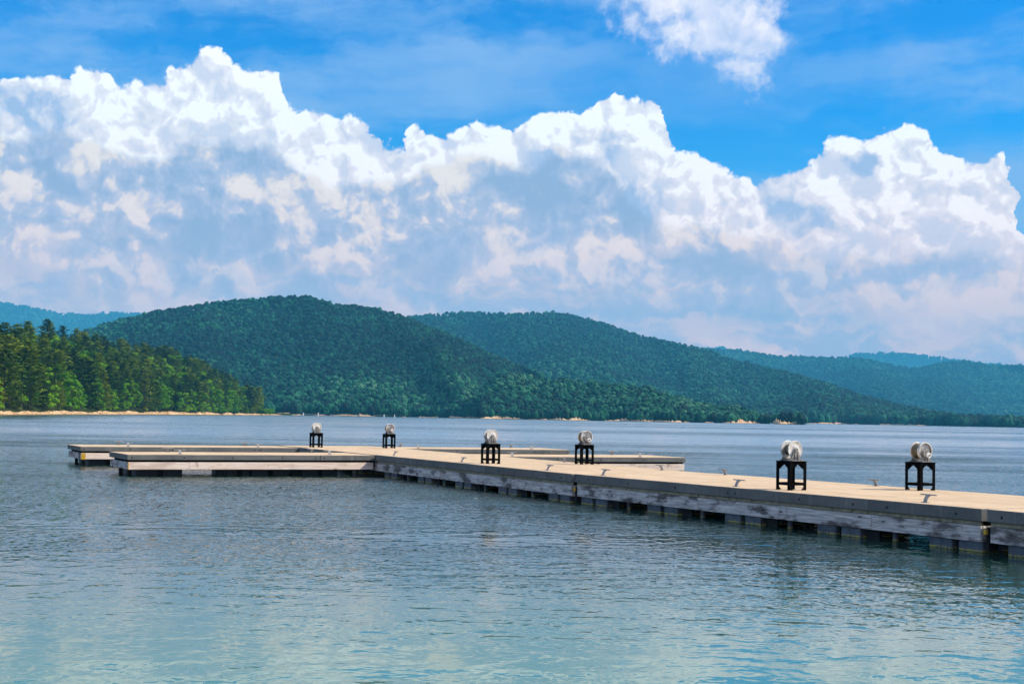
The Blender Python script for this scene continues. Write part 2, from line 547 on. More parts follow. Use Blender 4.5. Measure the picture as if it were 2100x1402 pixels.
class MB:
    def __init__(self):
        self.bm = bmesh.new()

    def box(self, x0, x1, y0, y1, z0, z1, bevel=0.0, seg=1):
        r = bmesh.ops.create_cube(self.bm, size=1.0)
        vs = r['verts']
        for v_ in vs:
            v_.co = Vector(((x0 + x1) / 2 + v_.co.x * (x1 - x0), (y0 + y1) / 2 + v_.co.y * (y1 - y0), (z0 + z1) / 2 + v_.co.z * (z1 - z0)))
        if bevel > 0:
            es = {e for v_ in vs for e in v_.link_edges}
            bmesh.ops.bevel(self.bm, geom=list(es), offset=bevel, segments=seg, affect='EDGES', profile=0.5)
        return self

    def cyl(self, c, axis, r0, r1, length, n=20):
        """frustum from c along axis"""
        axis = Vector(axis).normalized()
        q = axis.to_track_quat('Z', 'Y').to_matrix().to_4x4()
        mt = Matrix.Translation(Vector(c) + axis * length / 2) @ q
        bmesh.ops.create_cone(self.bm, cap_ends=True, segments=n, radius1=max(r0, 1e-5), radius2=max(r1, 1e-5), depth=length, matrix=mt)
        return self

    def prism(self, pts, to3, depth_vec):
        """extruded polygon; pts 2-D, to3 maps to 3-D"""
        vs = [self.bm.verts.new(to3(p)) for p in pts]
        f = self.bm.faces.new(vs)
        r = bmesh.ops.extrude_face_region(self.bm, geom=[f])
        nv = [g for g in r['geom'] if isinstance(g, bmesh.types.BMVert)]
        bmesh.ops.translate(self.bm, verts=nv, vec=depth_vec)
        return self

    def lathe(self, prof, axis='X', n=40, c=(0, 0, 0)):
        rings = []
        for (a, r) in prof:
            ring = []
            for k in range(n):
                t_ = 2 * math.pi * k / n
                ring.append(self.bm.verts.new(Vector(c) + Vector((a, r * math.cos(t_), r * math.sin(t_)))))
            rings.append(ring)
        for a, b in zip(rings[:-1], rings[1:]):
            for k in range(n):
                self.bm.faces.new((a[k], a[(k + 1) % n], b[(k + 1) % n], b[k]))
        for ring in (rings[0], rings[-1]):
            try:
                self.bm.faces.new(ring)
            except ValueError:
                pass
        return self

    def build(self, name, mat, parent=None, smooth=False, loc=None):
        bmesh.ops.recalc_face_normals(self.bm, faces=self.bm.faces)
        me = bpy.data.meshes.new(name)
        self.bm.to_mesh(me)
        self.bm.free()
        me.materials.append(mat)
        if smooth:
            me.polygons.foreach_set('use_smooth', [True] * len(me.polygons))
            if smooth == 'auto':
                me.set_sharp_from_angle(angle=R(35))
        return link(name, me, parent, loc)


def pydata(name, verts, faces, mat, parent=None, smooth=False):
    me = bpy.data.meshes.new(name)
    verts = np.asarray(verts, dtype=np.float32)
    faces = np.asarray(faces, dtype=np.int32)
    k = faces.shape[1]
    me.vertices.add(len(verts))
    me.vertices.foreach_set('co', verts.ravel())
    me.loops.add(faces.size)
    me.loops.foreach_set('vertex_index', faces.ravel())
    me.polygons.add(len(faces))
    me.polygons.foreach_set('loop_start', np.arange(0, faces.size, k, dtype=np.int32))
    me.update(calc_edges=True)
    if mat: me.materials.append(mat)
    if smooth:
        me.polygons.foreach_set('use_smooth', np.ones(len(faces), dtype=bool))
    return link(name, me, parent)


def empty(name, loc, rz=0.0):
    o = bpy.data.objects.new(name, None)
    o.empty_display_size = 0.2
    COL.objects.link(o)
    o.location = loc
    o.rotation_euler = (0, 0, rz)
    return o


def copy_tree(o, parent=None):
    c = o.copy()
    COL.objects.link(c)
    c.parent = parent
    for ch in [q for q in o.children]:
        copy_tree(ch, c)
    return c


# ------------------------------------------------------------------ water and lake bed
def mk_water(t, b, o):
    p = t.new('ShaderNodeNewGeometry').outputs['Position']
    x, y, z = t.sep(p)
    dist = t.v('LENGTH', p)
    # calmer and rougher lanes drawn out across the lake
    lane = t.noise(t.comb(t.mul(x, 0.010), t.mul(t.mad(x, 0.10, y), 0.055), 0.0), 1.0, 4, 0.6)
    lane2 = t.noise(t.comb(t.mul(x, 0.0016), t.mul(t.mad(x, 0.05, y), 0.010), 4.0), 1.0, 3, 0.55)
    amp = t.mul(t.step(lane, 0.38, 0.62, 0.45, 1.35), t.step(lane2, 0.43, 0.57, 0.35, 1.6))
    lane3 = t.noise(t.v('MULTIPLY', p, (0.6, 1.0, 1.0)), 0.22, 4, 0.6)
    amp = t.mul(amp, t.step(lane3, 0.36, 0.62, 0.65, 1.35))
    warp = t.v('SCALE', t.v('SUBTRACT', t.noise(p, 0.6, 2, 0.5, color=True), (0.5, 0.5, 0.5)), s=0.7)
    pw = t.v('ADD', p, warp)

    def height(q):
        q1 = t.v('MULTIPLY', q, (0.95, 0.80, 1.0))
        a = t.noise(q1, 5.6, 2, 0.55)
        bb = t.noise(t.v('MULTIPLY', q, (0.65, 1.2, 1.0)), 1.8, 1, 0.5)
        c = t.noise(t.v('MULTIPLY', q, (0.35, 1.0, 1.0)), 0.55, 1, 0.5)
        return t.add(t.mul(a, WA[0]), t.add(t.mul(bb, WA[1]), t.mul(c, WA[2])))
    e = 0.02
    h0 = height(pw)
    hx = height(t.v('ADD', pw, (e, 0, 0)))
    hy = height(t.v('ADD', pw, (0, e, 0)))
    nx = t.mul(t.mul(t.sub(h0, hx), 1 / e), amp)
    ny = t.mul(t.mul(t.sub(h0, hy), 1 / e), amp)
    # crisp wavelets: mostly gentle water with a few steep faces
    nx = t.mul(nx, t.mad(t.m('ABSOLUTE', nx), 7.0, 0.28))
    ny = t.mul(ny, t.mad(t.m('ABSOLUTE', ny), 7.0, 0.28))
    # the far faces of the wavelets hide behind the near ones, which lean towards this shore
    g = t.m('DIVIDE', 0.9, t.m('MAXIMUM', dist, 6.0))
    ny = t.sub(g, t.m('ABSOLUTE', t.sub(ny, g)))
    ny = t.sub(ny, t.step(dist, 25.0, 90.0, 0.0, 0.040))
    nrm = t.v('NORMALIZE', t.comb(nx, ny, 1.0))
    t.put(b.inputs['Normal'], nrm)
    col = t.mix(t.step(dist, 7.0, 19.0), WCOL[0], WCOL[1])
    col = t.mix(t.step(dist, 40.0, 140.0), col, WCOL[2])  # far water paler, reflected sky brightness put into its colour
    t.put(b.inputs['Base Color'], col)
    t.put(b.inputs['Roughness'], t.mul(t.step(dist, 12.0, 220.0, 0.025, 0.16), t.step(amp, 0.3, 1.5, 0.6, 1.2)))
    b.inputs['IOR'].default_value = 1.6


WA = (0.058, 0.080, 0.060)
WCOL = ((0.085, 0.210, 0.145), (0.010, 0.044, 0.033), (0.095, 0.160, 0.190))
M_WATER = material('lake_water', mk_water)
wv_ = [(-9400, -500, 0), (9400, -500, 0), (9400, 9300, 0), (-9400, 9300, 0)]
tag(pydata('lake_water', wv_, [(0, 1, 2, 3)], M_WATER), kind='structure')


# ------------------------------------------------------------------ floating dock
def heading(a, b):
    dd = b - a
    return math.atan2(dd.x, dd.y)


class Frame:
    """dock section frame: x along the section, y across it away from the visible side"""
    def __init__(self, o, h):
        self.o = Vector((o.x, o.y, 0))
        self.h = h
        self.x = Vector((math.sin(h), math.cos(h), 0))
        self.y = Vector((-self.x.y, self.x.x, 0))
        self.rz = math.pi / 2 - h

    def at(self, x, y, z=0.0):
        return self.o + self.x * x + self.y * y + Vector((0, 0, z))

    def col(self, px, py, y=0.0):
        """x where the vertical plane through a photo column meets the line at this y"""
        dd = ray(px, py)
        o = self.o + self.y * y
        den = self.x.x * dd.y - self.x.y * dd.x
        return -(o.x * dd.y - o.y * dd.x) / den


HM, HF = 0.57, 0.55
A0 = ground(771.4, 932, HM)
A1 = ground(1172, 971, HM)
A1b = ground(1179, 971, HM)
A2 = ground(2012, 1042.5, HM)
A2b = ground(2024, 1043.8, HM)
fM = Frame(A0, heading(A0, A1))
fM2 = Frame(A1b, heading(A1b, A2))
fM3 = Frame(A2b, R(153.0))
LM1 = (A1 - A0).length
LM2 = (A2 - A1b).length
WM, WF = 3.25, 2.4


def rough_edges(bm, amt=0.004, freq=6.0, seed=0.0):
    for v_ in bm.verts:
        n = mnoise.noise_vector(v_.co * freq + Vector((seed, seed * 2, 0)))
        v_.co += n * amt


def slab(root, x0, x1, y0, y1, z0, z1, seed):
    mb = MB()
    n = max(2, int((x1 - x0) / 0.35))
    mb.box(x0, x1, y0, y1, z0, z1, 0.012, 2)
    bmesh.ops.bisect_plane
    for k in range(1, n):
        xx = x0 + (x1 - x0) * k / n
        bmesh.ops.bisect_plane(mb.bm, geom=mb.bm.verts[:] + mb.bm.edges[:] + mb.bm.faces[:], plane_co=(xx, 0, 0), plane_no=(1, 0, 0))
    rough_edges(mb.bm, 0.0035, 3.0, seed)
    return mb.build('concrete_slab', M_CONC, root)


def plank(root, name, mat, x0, x1, y0, y1, z0, z1, seed=0, bevel=0.004):
    mb = MB()
    mb.box(-(x1 - x0) / 2, (x1 - x0) / 2, -(y1 - y0) / 2, (y1 - y0) / 2, -(z1 - z0) / 2, (z1 - z0) / 2, bevel)
    for k in range(1, 6):
        xx = -(x1 - x0) / 2 + (x1 - x0) * k / 6
        bmesh.ops.bisect_plane(mb.bm, geom=mb.bm.verts[:] + mb.bm.edges[:] + mb.bm.faces[:], plane_co=(xx, 0, 0), plane_no=(1, 0, 0))
    rough_edges(mb.bm, 0.0022, 2.5, seed + x0)
    return mb.build(name, mat, root, loc=((x0 + x1) / 2, (y0 + y1) / 2, (z0 + z1) / 2))


SOCK = MB().cyl((0, -0.002, 0), (0, 1, 0), 0.021, 0.021, 0.006, 12).cyl((0, -0.005, 0), (0, 1, 0), 0.009, 0.009, 0.008, 6)
SOCK_ME = SOCK.build('bolt', M_DARK)
SOCK_DATA = SOCK_ME.data
bpy.data.objects.remove(SOCK_ME)


def bolts(root, xs, z, y=0.0):
    for x in xs:
        link('bolt', SOCK_DATA, root, (x, y, z))


def dock_section(frame, x0, x1, width, top, slabs, planks, trims, tubs, boltx, label, wood, lit_ends=True, finger=False):
    root = empty('dock_section', frame.at(0, 0), frame.rz)
    tag(root, label, 'floating dock', 'sections of the floating dock')
    cap = 0.14 if finger else 0.168
    gap = 0.05 if finger else 0.055
    wd = 0.185 if finger else 0.21
    z1 = top
    z2 = top - cap
    z3 = z2 - gap
    z4 = z3 - wd
    s = [x0] + slabs + [x1]
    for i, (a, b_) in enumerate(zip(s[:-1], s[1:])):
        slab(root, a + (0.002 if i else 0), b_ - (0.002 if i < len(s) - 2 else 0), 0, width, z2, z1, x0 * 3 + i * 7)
    # trim strip under the slab edge; on fingers black, painting the gap's shade
    tr = [x0 + 0.03] + trims + [x1 - 0.03]
    for i, (a, b_) in enumerate(zip(tr[:-1], tr[1:])):
        rec = 0.09 if finger else 0.035
        plank(root, 'trim_and_gap_shade', M_BLACK if finger else M_TRIM, a + 0.003, b_ - 0.003, rec, rec + 0.035, z3 + 0.004, z2 - 0.002, i, 0.002)
    # facing planks on the visible side, plain run on the far side and boards on both ends
    pk = [x0 + 0.03] + planks + [x1 - 0.03]
    for i, (a, b_) in enumerate(zip(pk[:-1], pk[1:])):
        plank(root, 'facing_plank', wood, a + 0.003, b_ - 0.003, 0.025, 0.065, z4, z3 - 0.002, i * 3 + x0)
    plank(root, 'facing_plank', wood, x0 + 0.03, x1 - 0.03, width - 0.065, width - 0.025, z4, z3 - 0.002, 9)
    for xe in (x0 + 0.03, x1 - 0.07):
        mb = MB().box(xe, xe + 0.04, 0.07, width - 0.07, z4 + 0.001, z3 - 0.003, 0.003)
        mb.build('end_board', M_WOOD, root)
    # frame under the slab
    mb = MB()
    mb.box(x0 + 0.08, x1 - 0.08, 0.30, 0.38, z4 + 0.03, z2 - 0.003)
    mb.box(x0 + 0.08, x1 - 0.08, width - 0.38, width - 0.30, z4 + 0.03, z2 - 0.003)
    k = x0 + 0.3
    while k < x1 - 0.2:
        mb.box(k, k + 0.07, 0.07, width - 0.07, z4 + 0.05, z2 - 0.006)
        k += 1.2
    mb.build('under_frame', M_BLACK, root)
    ztub = z4 + (0.02 if not finger else 0.01)
    rec = 0.30 if finger else 0.05
    for (a, b_) in tubs:
        mid = (a + b_) / 2
        for (c0, c1) in ((a, mid - 0.06), (mid + 0.06, b_)):
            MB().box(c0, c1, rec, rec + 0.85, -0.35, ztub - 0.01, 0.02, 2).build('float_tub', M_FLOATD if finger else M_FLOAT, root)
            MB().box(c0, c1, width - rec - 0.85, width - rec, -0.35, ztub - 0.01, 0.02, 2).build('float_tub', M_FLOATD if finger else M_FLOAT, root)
        # black block between the pair, the gap's shade put into its colour
        MB().box(mid - 0.05, mid + 0.05, rec + 0.08, rec + 0.7, -0.3, ztub - 0.02).build('gap_shade_block', M_RUBBER, root)
    bolts(root, boltx, (z1 + z2) / 2 - 0.01)
    return root


tubs1 = [(0.56 + 2.49 * i, 1.52 + 2.49 * i) for i in range(5)]
tubs2 = [(0.16 + 2.3 * i, 1.10 + 2.3 * i) for i in range(5)]
M1 = dock_section(fM, 0.0, LM1, WM, HM, [3.6, 7.4], [3.0, 7.09], [2.2, 4.6, 6.8, 9.2], tubs1, [0.6, 1.5, 3.1, 5.2, 6.4, 8.2, 9.0, 10.6, 11.2],
                  'second long main dock section from the shore, with three winches\' worth of deck between the near fingers and the middle joint', M_WOOD)
M1['label'] = 'main dock section between the near fingers and the middle joint, carrying the two middle winches'
M2 = dock_section(fM2, 0.0, LM2, WM, HM, [4.96, 8.21], [4.03, 8.25], [1.3, 3.1, 5.3, 6.1, 9.0], tubs2, [0.5, 1.9, 3.4, 4.9, 5.1, 6.7, 7.9, 8.6, 9.9],
                  'main dock section in front with grey facing planks, carrying the two nearest winches', M_WOOD)
M3 = dock_section(fM3, 0.0, 11.5, WM, HM + 0.004, [3.8, 7.6], [4.1, 8.0], [2.6, 5.1, 7.7], [(0.30 + 2.3 * i, 1.24 + 2.3 * i) for i in range(5)], [0.25, 2.4, 4.4, 6.4, 8.4],
                  'shoreward main dock section cut off by the photo edge, beyond the yellow joint', M_WOOD)
M0 = dock_section(fM, -9.95, -0.03, WM, HM - 0.005, [-6.6, -3.3], [-5.0], [-5.0], [(-9.4 + 2.4 * i, -8.45 + 2.4 * i) for i in range(4)], [-7, -5.2, -3.4],
                  'far end section of the main dock, carrying the two farthest winches between the fingers', M_WOOD)


def finger(px_end, py_end, xm, right, label, slabpx, plankpx, tubs, boltpx, hd):
    """finger running off the main dock; right=False runs to the left of it"""
    h = R(hd)
    if not right:
        # starts at the far-left end and ends at the main dock
        J = fM.at(xm, -0.02)
        X = Vector((math.sin(h), math.cos(h), 0))
        f = Frame(J, h)
        xe = f.col(px_end, py_end)
        O = f.at(xe, 0)
        f = Frame(O, h)
        L = -xe
    else:
        J = fM.at(xm, WM + 0.02)
        f = Frame(J, h)
        L = f.col(px_end, py_end)
    sl = [f.col(p, py_end) for p in slabpx]
    pk = [f.col(p, py_end) for p in plankpx]
    bx = [f.col(p, py_end) for p in boltpx]
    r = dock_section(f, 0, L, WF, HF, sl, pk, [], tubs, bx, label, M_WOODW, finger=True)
    return f, L, r


FT = [(0.30, 1.45), (2.65, 3.2), (3.25, 4.25), (4.6, 5.6)]
fF1, LF1, F1 = finger(261, 930, -0.05, False, 'left finger dock nearest the camera with pale sunlit facing planks', [657], [388.6], FT, [271, 378, 478, 580, 647, 665], 64.0)
fF2, LF2, F2 = finger(165, 915, -7.5, False, 'left finger dock behind the near left finger with a rusty plank end', [], [420], FT, [172, 267, 354, 438, 522, 534], 64.0)
fR1, LR1, R1 = finger(1406.5, 937.6, 0.35, True, 'right finger dock nearer the camera, just behind the middle winch stand', [], [1303], FT, [1144, 1232, 1321, 1397], 67.0)
fR2, LR2, R2 = finger(1169, 921.5, -7.5, True, 'farthest right finger dock, ending behind the middle winches', [], [], FT, [937, 1014, 1096, 1163], 67.0)

# rusty stain board at the far-left finger's end and corner posts under the finger tips
for root, L, w in ((F1, 0, 0), (F2, 0, 0)):
    for (x, y) in ((0.12, 0.45), (0.12, 1.6)):
        MB().box(x, x + 0.09, y, y + 0.09, -0.3, 0.2).build('support_post', M_RUBBER, root)
    MB().box(2.30, 2.42, 0.2, 0.3, -0.3, 0.2).build('support_post', M_RUBBER, root)
MB().box(0.028, 0.16, 0.018, 0.024, 0.168, 0.352).build('rust_stained_bracket', M_YEL, F2)['label'] = 'rusty orange end bracket'
MB().box(0.026, 0.05, 0.018, 0.024, 0.178, 0.352).build('rust_stained_bracket', M_YEL, F1)
for root, L in ((R1, LR1), (R2, LR2)):
    MB().box(L - 0.16, L - 0.04, 0.10, 0.22, -0.3, 0.345).build('support_post', M_RUBBER, root)

# couplings in the joints of the main dock: black hinge and yellow block
for root, L in ((M1, LM1), (M2, LM2)):
    MB().box(L + 0.005, L + 0.055, 0.08, 0.26, 0.02, 0.33, 0.006).build('hinge_block', M_RUBBER, root)
    MB().box(L + 0.000, L + 0.05, 0.035, 0.075, 0.235, 0.30, 0.005).build('coupling_block', M_YEL, root)
    MB().box(L - 0.012, L - 0.003, 0.05, 0.3, HM - 0.16, HM - 0.03).build('joint_lit_patch', M_YEL, root)['label'] = 'yellow patch for painted sunlight in the joint'  # warm sunlight on the slab end, put into a yellow patch

# narrow pipes between the float pairs of the two nearest sections
for root, ts in ((M2, tubs2), (M1, tubs1)):
    for (a, b_) in ts[:-1]:
        MB().cyl((b_ + 0.6, 0.16, -0.3), (0, 0, 1), 0.04, 0.04, 0.48, 12).build('pipe_post', M_FLOAT, root, 'auto')
        MB().box(b_ + 0.04, b_ + 0.30, 0.14, 0.18, -0.3, 0.17).build('float_rib', M_RUBBER, root)

# ------------------------------------------------------------------ mooring cleats
def make_cleat():
    root = empty('mooring_cleat', (0, 0, 0))
    mb = MB()
    n = 9
    prof = []
    for i in range(n + 1):
        t_ = i / n
        a = t_ * 1.25
        prof.append((0.075 * (1 - math.cos(a)) * 1.15, 0.10 * math.sin(a) / math.sin(1.25)))
    wd = 0.032
    th = 0.016
    ring = []
    for i, (y, z) in enumerate(prof):
        j0 = prof[max(0, i - 1)]
        j1 = prof[min(n, i + 1)]
        ty, tz = j1[0] - j0[0], j1[1] - j0[1]
        l = math.hypot(ty, tz)
        ny, nz = -tz / l * th / 2, ty / l * th / 2
        ws = wd * (1.25 - 0.35 * math.sin(math.pi * i / n))
        ring.append([mb.bm.verts.new((-ws, y + ny, z + nz)), mb.bm.verts.new((ws, y + ny, z + nz)), mb.bm.verts.new((ws, y - ny, z - nz)), mb.bm.verts.new((-ws, y - ny, z - nz))])
    for a, b_ in zip(ring[:-1], ring[1:]):
        for k in range(4):
            mb.bm.faces.new((a[k], a[(k + 1) % 4], b_[(k + 1) % 4], b_[k]))
    mb.bm.faces.new(ring[0])
    mb.bm.faces.new(ring[-1])
    mb.build('strap', M_GALV, root, 'auto')
    ye, ze = prof[-1]
    bar = MB()
    bar.box(-0.15, 0.15, ye - 0.018, ye + 0.018, ze - 0.006, ze + 0.012, 0.005, 2)
    for v_ in bar.bm.verts:
        if abs(v_.co.x) > 0.12:
            v_.co.z += 0.004
            v_.co.y = ye + (v_.co.y - ye) * 0.75
    bar.build('horn_bar', M_GALV, root, 'auto')
    MB().box(-0.06, 0.06, -0.03, 0.035, 0.0, 0.008, 0.003).build('base_plate', M_GALV, root)
    return root


cl0 = make_cleat()
cleats = []


def put_cleat(frame, px, py, y, far, top, label):
    global cl0
    x = frame.col(px, py, y)
    o = cl0 if not cleats else copy_tree(cl0)
    o.location = frame.at(x, y, top)
    o.rotation_euler = (0, 0, frame.rz + (math.pi if far else 0))
    tag(o, label, 'cleat', 'mooring cleats along the dock edges')
    cleats.append(o)


put_cleat(fM, 808, 932, 0.24, False, HM, 'dull grey cleat at the inner corner where the near left finger meets the main dock')
put_cleat(fM, 947, 945, 0.24, False, HM, 'grey cleat on the near dock edge just left of the third winch stand')
put_cleat(fM, 1123, 963, 0.24, False, HM, 'grey cleat on the near dock edge just left of the middle joint')
put_cleat(fM2, 1237, 973, 0.24, False, HM, 'grey cleat on the near dock edge just right of the middle joint')
put_cleat(fM2, 1510, 995, 0.24, False, HM, 'grey cleat on the near dock edge left of the fifth winch stand')
put_cleat(fM2, 1898, 1028, 0.24, False, HM, 'largest looking grey cleat, on the near dock edge below the rightmost winch stand')
put_cleat(fM, 1158, 946, WM - 0.24, True, HM, 'small grey cleat on the far dock edge just left of the fourth winch stand')
put_cleat(fM2, 1358, 964, WM - 0.24, True, HM, 'grey cleat on the far dock edge before the near right finger tip')
put_cleat(fM2, 1488, 972, WM - 0.24, True, HM, 'grey cleat on the far dock edge between the fourth and fifth winch stands')
put_cleat(fM2, 1797, 994, WM - 0.24, True, HM, 'grey cleat on the far dock edge against open water left of the rightmost winch stand')
for f, nm, pts in ((fF1, 'near left finger', [(369, 929, 0.25, False, 'front edge near the tip'), (676, 931, 0.25, False, 'front edge near the main dock'), (343, 922, 2.15, True, 'back edge near the tip'), (639, 923, 2.15, True, 'back edge near the main dock')]),
                   (fF2, 'far left finger', [(263, 913, 0.25, False, 'front edge near the tip'), (529, 913, 0.25, False, 'front edge near the main dock'), (242, 911, 2.15, True, 'back edge near the tip'), (501, 911, 2.15, True, 'back edge near the main dock')]),
                   (fR1, 'near right finger', [(1051, 932, 0.25, False, 'front edge near the main dock'), (1313, 935, 0.25, False, 'front edge near the tip'), (1255, 930, 2.15, True, 'back edge near the tip')]),
                   (fR2, 'far right finger', [(858, 914, 0.25, False, 'front edge near the main dock'), (1090, 919, 0.25, False, 'front edge near the tip'), (821, 913, 2.15, True, 'back edge near the main dock'), (1047, 915, 2.15, True, 'back edge near the tip')])):
    for (px, py, y, far, where) in pts:
        put_cleat(f, px, py, y, far, HF, ('shaded' if far else 'bright sunlit') + ' cleat on the ' + nm + ', ' + where)


# ------------------------------------------------------------------ winch stands
SS, SH = 0.335, 0.455


def make_stand():
    root = empty('winch_stand', (0, 0, 0))
    h = SS / 2
    lw, th = 0.058, 0.008
    for sx_ in (-1, 1):
        for sy_ in (-1, 1):
            mb = MB()
            x0, x1 = sorted((sx_ * h, sx_ * (h - lw)))
            y0, y1 = sorted((sy_ * h, sy_ * (h - th)))
            mb.box(x0, x1, y0, y1, 0, SH - 0.012)
            x0, x1 = sorted((sx_ * h, sx_ * (h - th)))
            y0, y1 = sorted((sy_ * (h - th), sy_ * (h - lw)))
            mb.box(x0, x1, y0, y1, 0.0005, SH - 0.0125)
            mb.build('leg', M_BLACK, root)
    i = h - th
    for k in range(4):
        rot = Matrix.Rotation(k * math.pi / 2, 4, 'Z')

        def face(name, x0, x1, z0, z1, e=0.0):
            mb = MB().box(x0, x1, i - 0.008 - e, i - 0.0015 - e, z0, z1)
            bmesh.ops.transform(mb.bm, matrix=rot, verts=mb.bm.verts)
            return mb.build(name, M_BLACK, root)
        face('top_rail', -i + 0.01, i - 0.01, SH - 0.055, SH - 0.013)
        face('cross_bar', -i + 0.01, i - 0.01, 0.075, 0.118)
        for s_ in (-1, 1):
            mb = MB()
            a = h - lw
            mb.prism([(s_ * (a + 0.02), SH - 0.05), (s_ * 0.008, SH - 0.05), (s_ * (a), SH - 0.125), (s_ * (a + 0.02), SH - 0.125)], lambda p: Vector((p[0], i - 0.016, p[1])), Vector((0, 0.006, 0)))
            mb.prism([(s_ * (a + 0.02), 0.004), (s_ * (a - 0.03), 0.004), (s_ * a, 0.035), (s_ * (a + 0.02), 0.035)], lambda p: Vector((p[0], i - 0.016, p[1])), Vector((0, 0.006, 0)))
            bmesh.ops.transform(mb.bm, matrix=rot, verts=mb.bm.verts)
            mb.build('gusset', M_BLACK, root)
    MB().box(-h - 0.006, h + 0.006, -h - 0.006, h + 0.006, SH - 0.012, SH, 0.002).build('top_plate', M_BLACK, root)
    return root


def boss(name, x, y, z, r, l, root, mat=None, hole=True, ax=1):
    MB().cyl((x, y, z), (ax, 0, 0), r, r * 0.94, l, 24).build(name, mat or M_GALVW, root, 'auto')
    if hole:
        MB().cyl((x + ax * (l - 0.001), y, z), (ax, 0, 0), r * 0.62, r * 0.62, 0.003, 16).build('bore_shade', M_DARK, root)  # the hole is a black disc, its shade painted on


